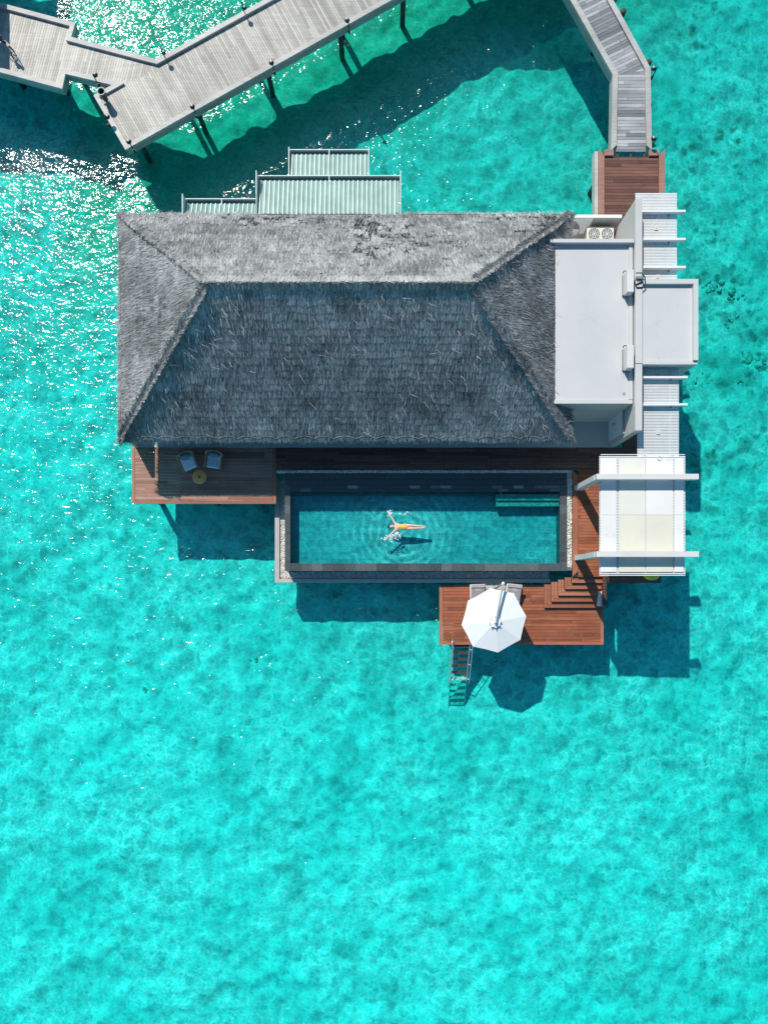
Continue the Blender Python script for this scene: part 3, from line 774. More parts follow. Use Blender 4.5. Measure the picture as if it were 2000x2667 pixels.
for (a, b, inn, tagn) in sides:
    T = (b - a).normalized(); U = (inn * math.cos(slope) + Vector((0, 0, 1)) * math.sin(slope)); N = T.cross(U).normalized()
    if N.z < 0: N = -N
    L = (b - a).length; T_, U_, N_ = np.array(T), np.array(U), np.array(N)
    course = .30
    for v in np.arange(-.02, SL + .02, course / 3):
        x0 = max(0, v * math.cos(slope)); lo, hi = x0, L - x0
        if hi <= lo: continue
        n = int((hi - lo) / .0165)
        t = lo + (hi - lo) * (np.arange(n) + rng.random(n)) / n
        k = round((v + .02) / (course / 3)) % 3
        vv = v + (vnoise(t, np.full(n, v), 1.6, 77) - .5) * .14 + (rng.normal(0, .022, n) if k == 0 else rng.normal(0, .05, n))
        ln = rng.uniform(.26, .44, n); wd = rng.uniform(.018, .044, n)
        big = vnoise(t + 7 * ord(tagn), vv, .55, 3); fine = vnoise(t, vv + ord(tagn), 2.6, 5)
        keep = np.ones(n, bool)
        if tagn == 'N':   # worn rows where the dark underlayer shows
            worn = vnoise(t, vv, .35, 9) * .6 + vnoise(t, vv * 2.2, 1.2, 12) * .4
            keep = ~((worn > .56) & (rng.random(n) < .90) & (vnoise(t, np.full(n, round(v / course) * 40.), 3.0, 21) > .50))
        ang = rng.normal(0, .13, n) + (vnoise(t, vv, 1.1, 17) - .5) * .35
        down = -U_[None] * np.cos(ang)[:, None] + T_[None] * np.sin(ang)[:, None]
        rl = rng.uniform(.025, .05, n); tl = rng.uniform(.0, .02, n) + (.050 if k == 0 else 0.0)
        root = np.array(a)[None] + T_[None] * t[:, None] + U_[None] * (vv + ln)[:, None] + N_[None] * rl[:, None]
        tip = root + down * ln[:, None] + N_[None] * (tl - rl)[:, None]
        keep &= ~(vv + ln > SL)
        wdir = T_[None] * np.cos(ang)[:, None] + U_[None] * np.sin(ang)[:, None] + N_[None] * rng.normal(0, .16, n)[:, None]
        rr = np.clip(.22 + .58 * rng.random(n) + .34 * (big - .5) + .34 * (fine - .5) + .12 * (k == 0) - .10 * (k == 1) + .30 * (rng.random(n) < .07), 0.02, 1)
        if tagn == 'E': rr = rr * .85  # east leaves darkened: the slope's shade is put into their tone
        RT.append(root[keep]); TP.append(tip[keep]); WD.append(wdir[keep]); RN.append(rr[keep]); WW.append(wd[keep])
    if tagn in 'NW':   # rotted gaps, in short dashes along the courses
        nd_ = 520 if tagn == 'N' else 40
        cc = rng.integers(1, int(SL / course) - 1, nd_) * course
        v = cc + rng.normal(0, .02, nd_); x0 = v * math.cos(slope)
        t = x0 + .4 + (L - 2 * x0 - .8) * rng.random(nd_)
        ok = (vnoise(t, v * 1.3, .30, 9) > (.50 if tagn == 'N' else .6)) & (vnoise(t, v, 1.3, 14) > .42)
        root = np.array(a)[None] + T_[None] * t[:, None] + U_[None] * v[:, None] + N_[None] * .062
        tip = root + T_[None] * rng.uniform(.06, .26, nd_)[:, None] + N_[None] * .002
        RT.append(root[ok]); TP.append(tip[ok]); WD.append(np.repeat(U_[None], ok.sum(), 0)); RN.append(np.zeros(ok.sum())); WW.append(rng.uniform(.035, .075, ok.sum()))
    # loose stray leaves lying across the slope
    ns = {'S': 560, 'E': 130, 'N': 120, 'W': 110}[tagn]
    v = (1 - rng.random(ns) ** .65) if tagn != 'S' else np.where(rng.random(ns) < .55, rng.uniform(.62, .97, ns), rng.uniform(.03, .65, ns))
    v = v * SL * .97
    x0 = v * math.cos(slope); t = x0 + .1 + (L - 2 * x0 - .2) * rng.random(ns)
    ok = (vnoise(t, v, .7, 31) > .36); 
    ang = rng.normal(0, .75, ns); ln = rng.uniform(.14, .40, ns)
    root = np.array(a)[None] + T_[None] * t[:, None] + U_[None] * (v + .1)[:, None] + N_[None] * rng.uniform(.07, .12, ns)[:, None]
    tip = root + (-U_[None] * np.cos(ang)[:, None] + T_[None] * np.sin(ang)[:, None]) * ln[:, None] + N_[None] * rng.uniform(.02, .15, ns)[:, None]
    wdir = (T_[None] * np.cos(ang)[:, None] + U_[None] * np.sin(ang)[:, None]) * .8 + np.array([.0, .55, .25])[None] * (1 if tagn == 'S' else .2)
    RT.append(root[ok]); TP.append(tip[ok]); WD.append(wdir[ok]); RN.append(np.full(ok.sum(), 1.0)); WW.append(rng.uniform(.014, .028, ns)[ok])
blade_mesh('thatch_leaves', np.concatenate(RT), np.concatenate(TP), np.concatenate(WW), np.concatenate(WD), np.concatenate(RN), M['thatch'], roof)

# ridge and hip caps
def cap_line(p, q, sides_dirs, n, ln, wmin, wmax, spread, lift=.10, along=0.0):
    p, q = np.array(p), np.array(q); d = (q - p) / np.linalg.norm(q - p)
    out = []
    for sdv in sides_dirs:
        sdv = np.array(sdv); t = rng.random(n)
        root = p[None] + (q - p)[None] * t[:, None] + np.array([0, 0, lift])[None] + rng.normal(0, .025, (n, 3))
        dirs = sdv[None] + d[None] * (rng.normal(along, spread, n))[:, None]
        dirs /= np.linalg.norm(dirs, axis=1)[:, None]
        l = ln * rng.uniform(.75, 1.2, n)
        tip = root + dirs * l[:, None] + np.array([0, 0, 1])[None] * rng.uniform(-.06, .02, n)[:, None]
        out.append((root, tip, rng.uniform(wmin, wmax, n), np.repeat(d[None], n, 0)))
    return out
caps = []
dn = lambda inn: np.array(-(Vector(inn) * math.cos(slope) + Vector((0, 0, 1)) * math.sin(slope)))
rp, rq = (RX0 - .15, CY, RIDGE), (RX1 + .15, CY, RIDGE)
caps += cap_line(rp, rq, [dn((0, -1, 0))], 2600, .46, .02, .05, .14, .13)
caps += cap_line(rp, rq, [dn((0, 1, 0))], 1700, .26, .02, .04, .30, .12)
HI = [((EX0, EY0, EAVE), (RX0, CY, RIDGE), (0, 1, 0), (1, 0, 0)), ((EX1, EY0, EAVE), (RX1, CY, RIDGE), (0, 1, 0), (-1, 0, 0)),
      ((EX1, EY1, EAVE), (RX1, CY, RIDGE), (0, -1, 0), (-1, 0, 0)), ((EX0, EY1, EAVE), (RX0, CY, RIDGE), (0, -1, 0), (1, 0, 0))]
for (p, q, i1, i2) in HI:
    caps += cap_line(p, q, [dn(i1), dn(i2)], 1500, .36, .018, .04, .45, .05, -.35)
cr, ct, cw, cd = [np.concatenate([c[k] for c in caps]) for k in range(4)]
crn = np.concatenate([rng.uniform(.55, 1, len(c[0])) if i == 0 else rng.uniform(.1, .8, len(c[0])) for i, c in enumerate(caps)])
blade_mesh('ridge_cap', cr, ct, cw, cd, crn, M['thatch_pale'], roof)
# eave fringe: tied bundles, scalloped along the front
RT, TP, WD, WW = [], [], [], []
tie = MB()
for (a, b, inn, tagn) in sides:
    T = (b - a).normalized(); L = (b - a).length
    n = int(L * 110)
    t = rng.random(n) * L
    if tagn == 'S':
        ph = (t / .92) % 1.0; arc = .075 * (1 - (2 * ph - 1) ** 2)
    else: arc = np.zeros(n)
    out = -np.array(inn)
    root = np.array(a)[None] + np.array(T)[None] * t[:, None] + np.array(inn)[None] * (rng.uniform(.0, .14, n) + arc)[:, None] + np.array([0, 0, 1])[None] * rng.uniform(-.02, .12, n)[:, None]
    dirv = out[None] * rng.uniform(.35, .8, n)[:, None] + np.array([0, 0, -1])[None] * rng.uniform(.45, 1.0, n)[:, None] + np.array(T)[None] * rng.normal(0, .22, n)[:, None]
    if tagn == 'S': dirv += np.array(T)[None] * ((ph - .5) * -.45)[:, None]
    tip = root + dirv * rng.uniform(.16, .36, n)[:, None]
    RT.append(root); TP.append(tip); WD.append(np.repeat(np.array(T)[None], n, 0)); WW.append(rng.uniform(.02, .05, n))
    if tagn == 'S':
        k = 0.0
        while k < L - .3:
            w = random.uniform(.80, 1.02); pts = []
            for s_ in np.linspace(0, 1, 9):
                q = a + T * min(k + w * s_, L) + inn * (.06 + .10 * (1 - (2 * s_ - 1) ** 2)) + Vector((0, 0, .13 + .08 * (1 - (2 * s_ - 1) ** 2))); pts.append(q)
            tie.tube(pts, .013, 6, random.uniform(.3, .8)); k += w
    else:
        pts = [a + T * s_ + inn * (.13 + random.uniform(-.03, .05)) + Vector((0, 0, .19)) for s_ in np.linspace(0, L, 16)]
        tie.tube(pts, .018, 6, 0.0)
blade_mesh('eave_fringe', np.concatenate(RT), np.concatenate(TP), np.concatenate(WW), np.concatenate(WD), rng.uniform(.15, 1, sum(len(r_) for r_ in RT)), M['thatch_pale'], roof, .3)
tie.build('eave_binding', M['thatch_pale'], roof, True)

# lean-to metal roofs on the north side
def metal_roof(x0, x1, yn, ys, zn, zs, label):
    """ribbed sheet falling from ys (villa side) to yn (gutter)"""
    xa, xb = X(x0, zn), X(x1, zn); ya, yb = Y(yn, zn), Y(ys, zs)
    m = MB(); pitch = .205; x = xa
    prof = [(0, 0), (.060, 0), (.066, .06), (.112, .06), (.128, 0), (.160, 0), (.164, .022), (.172, .022), (.176, 0)]
    xs = []
    while x < xb:
        for (q, h) in prof:
            if x + q <= xb: xs.append((x + q, h))
        x += pitch
    xs.append((xb, 0))
    n = len(xs)
    vs = [(q, ya - .02, zn + h) for q, h in xs] + [(q, yb, zs + h) for q, h in xs]
    for i in range(n - 1): m.add([vs[i], vs[n + i], vs[n + i + 1], vs[i + 1]], [(3, 2, 1, 0)], {1: .15, 2: 1.0, 3: .45, 7: .8}.get(i % 9, .55))  # light and shade of the ribs painted in as tones per face
    vs = [(q, ya - .02, zn + h - .03) for q, h in xs] + [(q, yb, zs + h - .03) for q, h in xs]
    m.add(vs, [(i, n + i, n + i + 1, i + 1) for i in range(n - 1)])
    o = m.build('metal_roof', M['metal_roof'], villa)
    o['label'] = label
    m = MB()
    m.box(xa - .02, xb + .02, ya, ya + .17, zn - .14, zn - .12); m.box(xa - .02, xb + .02, ya - .022, ya - .002, zn - .16, zn - .04)
    m.build('gutter', M['gutter'], o)
    m = MB(); m.box(xa - .03, xb + .03, ya + .17, ya + .205, zn - .15, zn + .05)
    m.box(xa - .06, xa - .022, yb, ya + .16, zn - .10, max(zn, zs) + .0); m.box(xb + .022, xb + .06, yb, ya + .16, zn - .10, max(zn, zs) + .0)
    k = xa + (xb - xa) * .5
    m.box(k - .02, k + .02, ya - .10, ya + .168, zn + .04, zn + .055)
    m.build('gutter_edge', M['gutter_edge'], o)
    return o
metal_roof(486, 671, 530, 590, 4.25, 4.75, 'narrow mint metal lean-to roof, leftmost of the three')
metal_roof(675, 1040, 470, 580, 4.25, 4.75, 'widest mint metal lean-to roof')
metal_roof(757, 958, 402, 474, 3.75, 4.05, 'topmost short mint metal lean-to roof')
m = MB()
m.box(X(770, 3.6), X(945, 3.6), Y(460, 3.6), Y(412, 3.6), ZU - .3, 3.6); m.box(X(690, 3.6) , X(1028, 3.6), EY1 - .96, Y(478, 4), ZU - .3, 4.05)
m.build('service_room_wall', M['render_wall'], villa)
for (a, b) in ((800, 430), (920, 430), (720, 490), (1000, 490)):
    pile(villa, X(a, 2), Y(b, 2), ZU - .3, .16)

# ------------------------------------------------------------------ flat roofed annex
ZT = 5.74
AX0, AX1, AY0, AY1 = 6.95, X(1650, ZT), Y(1048, ZT), Y(622, ZT)
rt = thing('flat_roofed_annex', 'white flat roofed annex joined to the right end of the thatched villa', 'annex', ((AX0 + AX1) / 2, (AY0 + AY1) / 2, 0))
m = MB(); m.box(AX0, AX1, AY0, AY1, ZU + .031, ZT - .30); m.build('wall', M['render_wall'], rt)
m = MB(); m.box(AX0, AX1, AY0 + .003, AY1 - .003, ZT - .298, ZT - .24); m.build('flat_roof', M['render_white'], rt)
m = MB(); m.box(AX0, AX1, AY1 - .15, AY1, ZT - .24, ZT); m.box(AX1 - .15, AX1, AY0 + .17, AY1 - .152, ZT - .24, ZT - .17)
m.box(AX0, AX1, AY0, AY0 + .168, ZT - .238, ZT - .19); m.build('parapet', M['render_white'], rt)
m = MB(); m.lathe([(.07, ZT - .239), (.07, ZT - .22), (.03, ZT - .215)], (AX1 - .35, AY0 + .45, 0), 12); m.build('roof_drain', M['fascia'], rt)
for b in (AY0 + .8, AY1 - .8):
    for a in (AX0 + .6, AX1 - .4): pile(rt, a, b, ZU, .2)

# tall screen wall with the door
SX0, SX1, SY0, SY1 = X(1653, ZT), X(1671, ZT), Y(1121, ZT), Y(520, ZT)
rt = thing('screen_wall', 'tall pale rendered wall running beside the annex with a white door', 'wall', ((SX0 + SX1) / 2, SY0, 0))
m = MB(); m.box(SX0, SX1, SY0, SY1, ZU - .3, ZT + .02); m.build('wall', M['render_wall'], rt)
dy1, dy0 = FY0 + 1.22, FY0 + .26
m = MB(); m.box(SX0 - .05, SX0 - .003, dy0, dy1, ZU + .06, ZU + 2.15); dr = m.build('door', M['door'], rt)
m = MB(); m.box(SX0 - .075, SX0 - .003, dy1 + .003, dy1 + .08, ZU + .05, ZU + 2.25); m.box(SX0 - .075, SX0 - .003, dy0 - .08, dy1, ZU + 2.153, ZU + 2.25); m.build('door_frame', M['fascia'], rt)
m = MB(); yc = dy1 - .30; m.box(SX0 - .062, SX0 - .051, yc - .15, yc + .15, ZU + 1.05, ZU + 1.35); pq = m.build('plaque', M['plaque'], dr)
m = MB(); m.box(SX0 - .068, SX0 - .063, yc - .15, yc - .01, ZU + 1.18, ZU + 1.20); m.build('handle', M['ink'], dr)
# the small numeral on the door
m = MB(); zc = ZU + .80
m.bar((SX0 - .056, yc + .06, zc), (SX0 - .056, yc - .08, zc), .008, .022); m.bar((SX0 - .056, yc + .06, zc), (SX0 - .056, yc - .03, zc + .07), .008, .022)
m.bar((SX0 - .056, yc - .04, zc - .05), (SX0 - .056, yc - .04, zc + .08), .008, .022, (1, 0, 0)); m.build('numeral', M['ink'], dr)

# shower block beyond the wall
BX0, BX1, BY0, BY1 = X(1654, ZT), X(1816, ZT), Y(948, ZT), Y(728, ZT)
rt = thing('shower_block', 'square white flat roofed block jutting out at the right over the water', 'annex', ((BX0 + BX1) / 2, (BY0 + BY1) / 2, 0))
m = MB(); m.box(SX1 + .003, BX1 - .02, BY0 + .02, BY1 - .02, ZU - .1, ZT - .22); m.build('wall', M['render_wall'], rt)
m = MB(); m.box(SX1 + .003, BX1 - .02, BY0 + .02, BY1 - .02, ZT - .218, ZT - .10); m.box(SX0, SX1 + .001, BY0 + .02, BY1 - .02, ZT + .023, ZT + .05); m.build('flat_roof', M['render_white'], rt)
m = MB(); m.box(SX0, BX1, BY1 - .20, BY1, ZT - .10, ZT + .06); m.box(BX1 - .20, BX1, BY0 + .15, BY1 - .203, ZT - .26, ZT + .06); m.box(SX1, BX1, BY0, BY0 + .148, ZT - .26, ZT - .04)
m.build('parapet', M['render_white'], rt)
for a in (SX1 + .4, BX1 - .5):
    for b in (BY0 + .5, BY1 - .5): pile(rt, a, b, ZU - .1, .2)

# roof boxes
def roof_box(py0, py1, label):
    z1 = ZT + .32
    xa, xb = X(1633, z1), X(1650, z1); ya, yb = Y(py1, z1), Y(py0, z1)
    r = thing('roof_box', label, 'roof vent', ((xa + xb) / 2, (ya + yb) / 2, ZT - .16), 'grey boxes on the annex roof edge')
    m = MB(); m.prism([(xa, ya), (xb, ya), (xb, yb), (xa, yb)], ZT - .10, z1); m.build('casing', M['beam_paint'], r, False, .015)
    m = MB(); m.box(xa - .05, xb - .1, ya + .04, yb - .04, ZT - .236, ZT - .102); m.build('foot', M['fascia'], r)
    m = MB(); pts = [(xa + .05 + .10 * math.cos(t), yb + .02 + .10 * math.sin(t), ZT - .10 + .02) for t in np.linspace(0, math.pi, 8)]
    m.tube(pts, .02, 6); m.build('elbow_pipe', M['cable'], r, True)
roof_box(702, 760, 'long grey box on the annex roof edge beside the upper right corner cables')
roof_box(899, 958, 'long grey box on the annex roof edge nearer the pool, lower of the two')
m = MB(); c0 = P3(1661, 752, ZT + .09)
pts = [c0 + Vector((-.12, .62, .10)), c0 + Vector((.10, .62, .12)), c0 + Vector((.26, .45, .08)), c0 + Vector((.30, .22, .02)), c0 + Vector((.16, .06, .0)), c0 + Vector((-.05, .06, .0)), c0 + Vector((-.12, .18, 0)), c0 + Vector((.08, .26, 0)), c0 + Vector((.22, .30, .0))]
m.tube(pts, .026, 6)
m.tube([c0 + Vector((.05 + .12 * math.cos(t), -.10 + .12 * math.sin(t), -.14)) for t in np.linspace(0, 6.28, 17)[:-1]], .018, 6, None, 0, True)
tag(m.build('cable_coil', M['cable'], None, True), 'black cable lying in loops on the white shower block roof', 'cable')
m = MB(); z1 = ZT + .16; m.box(X(1657, z1), X(1674, z1), Y(726, z1), Y(719, z1), ZT + .02, z1)
tag(m.build('junction_box', M['gutter'], None, False, .01), 'small dark box on the wall top above the shower block roof', 'junction box')

# ------------------------------------------------------------------ service yard: tank, condenser, slatted screen
rt = thing('slatted_screen', 'white slatted fence closing the service yard beside the thatch', 'fence', (X(1545, 3), Y(562, 3), ZU))
zt = 3.75; sy = Y(563, zt)
m = MB()
for k in range(44):
    x = X(1462, zt) + k * .058
    if x < X(1618, zt): m.box(x, x + .030, sy - .02, sy + .02, ZU + .03, zt - .045)
m.build('slats', M['white_paint'], rt)
m = MB(); m.box(X(1462, zt), X(1619, zt), sy - .07, sy + .07, zt - .045, zt); m.build('top_rail', M['white_paint'], rt)
m = MB(); m.box(X(1548, zt), X(1618, zt), sy - .062, sy - .023, ZU + .03, zt - .048); m.build('solid_panel', M['render_wall'], rt)
rt = thing('service_floor', 'grey service yard floor behind the annex', 'floor', (X(1550, 2.1), Y(600, 2.1), ZU - .2))
m = MB(); m.box(X(1430, 2.1), SX0 - .003, AY1 + .003, Y(561, 2.1), ZU - .25, ZU + .028); m.build('slab', M['slab'], rt)
tz = 3.35; tc = P3(1487, 594, tz)
rt = thing('water_tank', 'beige round tank tucked beside the corner of the thatch', 'tank', (tc.x, tc.y, ZU + .03))
m = MB(); m.lathe([(.38, ZU + .03), (.40, ZU + .1), (.40, tz - .05), (.36, tz), (.02, tz + .015)], (tc.x, tc.y, 0), 28); m.build('tank_body', M['tank'], rt, True)
m = MB(); m.tube([(tc.x + .2, tc.y + .1, tz - .02), (tc.x + .2, tc.y + .1, tz + .12)], .03, 8); m.build('inlet_pipe', M['fascia'], rt, True)
az = 3.4; a0 = P2(1528, 590, az); a1 = P2(1598, 630, az)
rt = thing('air_conditioner', 'cream twin fan air conditioner condenser behind the annex parapet', 'air conditioner', ((a0[0] + a1[0]) / 2, (a0[1] + a1[1]) / 2, ZU + .03))
m = MB(); m.box(a0[0], a1[0], a1[1], a0[1], ZU + .1, az); m.build('casing', M['ac_case'], rt, False, .02)
m = MB(); m.box(a0[0] + .05, a1[0] - .05, a1[1] + .05, a0[1] - .05, ZU + .03, ZU + .099); m.build('feet', M['fascia'], rt)
for k in (0, 1):
    cx = a0[0] + (a1[0] - a0[0]) * (.26 + .48 * k); cy = (a0[1] + a1[1]) / 2
    m = MB(); m.lathe([(.265, az + .002), (.265, az + .010), (.02, az + .012)], (cx, cy, 0), 24); f = m.build('fan', M['ac_dark'], rt)
    m = MB()
    for q in (.10, .18, .265): m.tube([(cx + q * math.cos(t), cy + q * math.sin(t), az + .03) for t in np.linspace(0, 6.283, 25)[:-1]], .010, 5, None, 0, True)
    for q in range(4):
        t = q * math.pi / 4 + .4; m.tube([(cx - .27 * math.cos(t), cy - .27 * math.sin(t), az + .032), (cx + .27 * math.cos(t), cy + .27 * math.sin(t), az + .032)], .010, 5)
    m.build('grille', M['white_paint'], f)

# ------------------------------------------------------------------ slatted pergolas
def pergola(label, x0, x1, yn, ys, beams, lights, zs=5.02, skipx=None):
    r = thing('pergola', label, 'pergola', (X((x0 + x1) / 2, zs), Y((yn + ys) / 2, zs), ZU), 'white slatted pergolas')
    xa, xb = X(x0, zs), X(x1, zs); ya, yb = Y(ys, zs), Y(yn, zs)
    m = MB(); y = ya
    while y < yb:
        m.box(xa, xb, y, y + .041, zs - .03, zs, .9); y += .066
    m.build('slats', M['white_paint'], r)
    for q in ((.10, .80) if skipx is None else skipx):
        m = MB(); x = xa + (xb - xa) * q; m.box(x - .04, x + .04, ya, yb, zs - .16, zs - .033); m.build('rail', M['beam_paint'], r)
    for b in beams:
        y = Y(b, zs + .24)
        m = MB(); m.box(xa - .03, xb + .28, y - .045, y + .045, zs + .003, zs + .24); m.build('beam', M['white_paint'], r)
        m = MB(); x = xa + (xb - xa) * .80; m.box(x - .03, x + .03, y - .10, y + .10, zs + .002, zs + .06); m.build('beam_bracket', M['fascia'], r)
    for (a, b) in lights:
        c = P3(a, b, zs + .05)
        m = MB(); m.box(c.x - .075, c.x + .075, c.y - .075, c.y + .075, zs + .002, zs + .05); l = m.build('light_fitting', M['panel_cream'], r)
        m = MB(); m.box(c.x - .025, c.x + .025, c.y - .025, c.y + .025, zs + .051, zs + .06); m.build('light_gland', M['fascia'], l)
    for (a, b) in ((xa + .5, ya + .2), (xb - .15, ya + .2), (xa + .5, yb - .2), (xb - .15, yb - .2)):
        m = MB(); m.box(a - .05, a + .05, b - .05, b + .05, ZU - .15, zs - .17); m.build('post', M['white_paint'], r)
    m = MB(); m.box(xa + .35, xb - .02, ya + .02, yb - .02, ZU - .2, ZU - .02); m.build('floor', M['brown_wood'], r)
    return r
pergola('white slatted pergola above the shower block, nearer the footbridge', 1654, 1762, 503, 727, (549, 622, 695), ((1708, 594), (1712, 720)))
pergola('white slatted pergola below the shower block, reaching the canopy', 1659, 1767, 952, 1188, (982, 1053), ((1713, 976), (1714, 1126)))

# ------------------------------------------------------------------ panelled canopy on portal beams
ZC = 5.20
rt = thing('shade_canopy', 'white and cream panelled canopy roof hung from two grey portal beams', 'canopy', (X(1670, ZC), Y(1340, ZC), ZU))
xa, xb, ya, yb = X(1561, ZC), X(1785, ZC), Y(1495, ZC), Y(1187, ZC)
m = MB(); y = ya
while y < yb:
    m.box(xa, xb, y, y + .042, ZC - .10, ZC - .05, .9); y += .0665
m.build('slats', M['white_paint'], rt)
cols = [(1564, 1605, 'w', 'w'), (1612, 1680, 'c', 'c'), (1682, 1752, 'w', 'c'), (1756, 1779, 'w', 'w')]
for ci, (a, b, k1, k2) in enumerate(cols):
    x0, x1 = X(a, ZC), X(b, ZC); ym = Y(1341, ZC)
    m = MB(); m.box(x0, x1, ym + .004, yb - .09, ZC - .045, ZC - .02 + .004 * ci)
    o = m.build('roof_panel', M['panel_white' if (k1 == 'w' or ci == 1) else 'panel_cream'], rt)
    if ci == 1: o.data.materials[0] = mat_plain('off_white_canopy_panel', (.74, .72, .64), 0.5, 0.04, 0.9)
    m = MB(); m.box(x0, x1, ya + .09, ym - .004, ZC - .047, ZC - .024 + .004 * ci)
    m.build('roof_panel', M['panel_white' if k2 == 'w' else 'panel_cream'], rt)
for a in (1608, 1681, 1754):
    m = MB(); x = X(a, ZC); w_ = .05 if a == 1608 else .018
    m.box(x - w_, x + w_, ya - .03, yb + .03, ZC - .22, ZC - .105); m.box(x - w_ * .9, x + w_ * .9, ya, yb, ZC - .103, ZC - .06); m.build('rafter', M['gutter'], rt)
m = MB()
m.box(xa + .06, xb - .02, yb + .045, yb + .075, ZC - .10, ZC - .045); m.box(xa, xb, ya - .07, ya - .035, ZC - .10, ZC - .045); m.build('edge_bar', M['white_paint'], rt)
for (py, pb) in ((1241, 1264), (1443, 1448)):
    zt_ = 5.68
    yc = Y(py, zt_); xk = X(1553, zt_)
    m = MB()
    m.box(xk, X(1819, zt_), yc - .115, yc + .115, zt_ - .34, zt_); m.build('portal_beam', M['beam_paint'], rt)
    m = MB(); x0 = X(1491, ZU)
    m.prism([(xk - .02, yc - .115), (xk - .02, yc + .115), (xk + .36, yc + .115), (xk + .36, yc - .115)], ZU - .2, zt_ - .343); m.build('portal_post', M['beam_paint'], rt)
    for q in (1608, 1754):
        m = MB(); x = X(q, ZC); m.box(x - .05, x + .05, yc - .06, yc + .06, ZC - .05, zt_ - .342); m.build('hanger', M['fascia'], rt)
for (a, b) in ((xb - .35, ya + .5), (xb - .35, yb - .4)):
    m = MB(); m.box(a - .06, a + .06, b - .06, b + .06, ZU - .1, ZC - .23); m.build('post', M['beam_paint'], rt)
m = MB(); m.tube([P3(1716 + 4.5 * math.cos(t), 1193 + 5 * math.sin(t), ZC + .03) for t in np.linspace(0, 6.283, 13)[:-1]], .012, 6, None, 0, True); m.build('cable_loop', M['steel'], rt, True)

# ------------------------------------------------------------------ decks
def deck(name, label, poly, ang, mat, trim, z, width=.15, gap=.012, edges=(), ew=.14, seg=2.4, loc=None, piles=(), fmat='fascia', fd=.30, fedges=None):
    c = loc or (sum(p[0] for p in poly) / len(poly), sum(p[1] for p in poly) / len(poly), z)
    r = thing(name, label, 'deck', c)
    q = inset(poly, ew + .012) if edges else poly
    pp = []
    n = len(poly)
    # only inset the sides that carry an edging board
    qq = list(poly)
    hp = list(poly)
    ar = sum(poly[i][0] * poly[(i + 1) % n][1] - poly[(i + 1) % n][0] * poly[i][1] for i in range(n)); sg = 1 if ar > 0 else -1
    for i in edges:
        a, b = Vector(poly[i]), Vector(poly[(i + 1) % n]); d = (b - a).normalized(); nn = Vector((-d.y, d.x)) * sg
        hp = clip(hp, -nn.x, -nn.y, -(nn.dot(a) + ew + .012))
    m = MB(); planks(m, hp, ang, width, gap, z - .04, z, seg); m.build('deck_boards', mat, r)
    if edges:
        m = MB(); edging(m, poly, edges, ew, z - .045, z + .004); m.build('edge_board', trim, r)
    fe = edges if fedges is None else fedges
    if fe:
        m = MB(); edging(m, inset(poly, .015), fe, .05, z - fd, z - .047); m.build('fascia', M[fmat], r)
    xs = [p[0] for p in poly]; ys = [p[1] for p in poly]
    m = MB()
    if abs(math.cos(ang)) > .7:
        k = max(2, int((max(xs) - min(xs)) / 1.1))
        for i in range(k + 1):
            x = min(xs) + .1 + (max(xs) - min(xs) - .2) * i / k
            m.box(x - .04, x + .04, min(ys) + .07, max(ys) - .07, z - .2, z - .042)
    m.build('joist', M['dark_wood'], r)
    for (a, b) in piles: pile(r, a, b, z - .2, .14)
    return r
# terrace behind and beside the pool
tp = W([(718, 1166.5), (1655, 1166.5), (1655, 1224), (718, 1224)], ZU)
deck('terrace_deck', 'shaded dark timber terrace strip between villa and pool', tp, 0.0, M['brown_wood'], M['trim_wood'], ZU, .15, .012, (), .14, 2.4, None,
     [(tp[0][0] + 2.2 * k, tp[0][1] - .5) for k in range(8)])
xr = X(1490, ZU)
tp = W([(1490.5, 1224.5), (1722, 1224.5), (1722, 1502), (1490.5, 1502)], ZU)
deck('pool_side_deck', 'sunlit red timber deck running beneath the panelled canopy', tp, 0.0, M['red_wood'], M['trim_wood'], ZU, .15, .011, (3,), .25, 2.4, None,
     [(tp[0][0] + .5, tp[2][1] + .5), (tp[1][0] - .3, tp[2][1] + .5), (tp[1][0] - .3, tp[1][1] - .3)], 'dark_wood', .3, (1, 2))
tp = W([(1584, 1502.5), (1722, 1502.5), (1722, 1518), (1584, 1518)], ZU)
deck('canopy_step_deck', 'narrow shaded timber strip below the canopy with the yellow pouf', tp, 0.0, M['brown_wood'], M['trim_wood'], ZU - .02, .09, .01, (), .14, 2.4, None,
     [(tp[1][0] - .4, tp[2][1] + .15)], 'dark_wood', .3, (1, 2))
# west deck
tp = W([(345, 1158), (719, 1158), (719, 1312), (345, 1312)], ZU)
deck('sun_deck', 'pale pinkish timber deck with two armchairs at the left of the villa', tp, 0.0, M['pink_wood'], M['trim_wood'], ZU, .15, .009, (1, 2, 3), .13, 2.4, None,
     [(tp[0][0] + .5, tp[2][1] + .4), (tp[1][0] - .5, tp[2][1] + .4), ((tp[0][0] + tp[1][0]) / 2, tp[2][1] + .4)], 'fascia', .25, (1, 2, 3))
# lower swim deck
tp = W([(1144, 1524), (1571, 1524), (1571, 1679), (1144, 1679)], ZL)
swim = deck('swim_deck', 'low red timber swim deck with umbrella, loungers and ladder', tp, 0.0, M['red_wood'], M['trim_wood'], ZL, .155, .012, (1, 2, 3), .15, 2.6, None,
     [(tp[0][0] + .5, tp[2][1] + .4), (tp[1][0] - .5, tp[2][1] + .4), ((tp[0][0] + tp[1][0]) / 2, tp[2][1] + .4), (tp[0][0] + .5, tp[0][1] - .4), (tp[1][0] - .5, tp[0][1] - .4)], 'kerb_wood', .2, (2, 3))

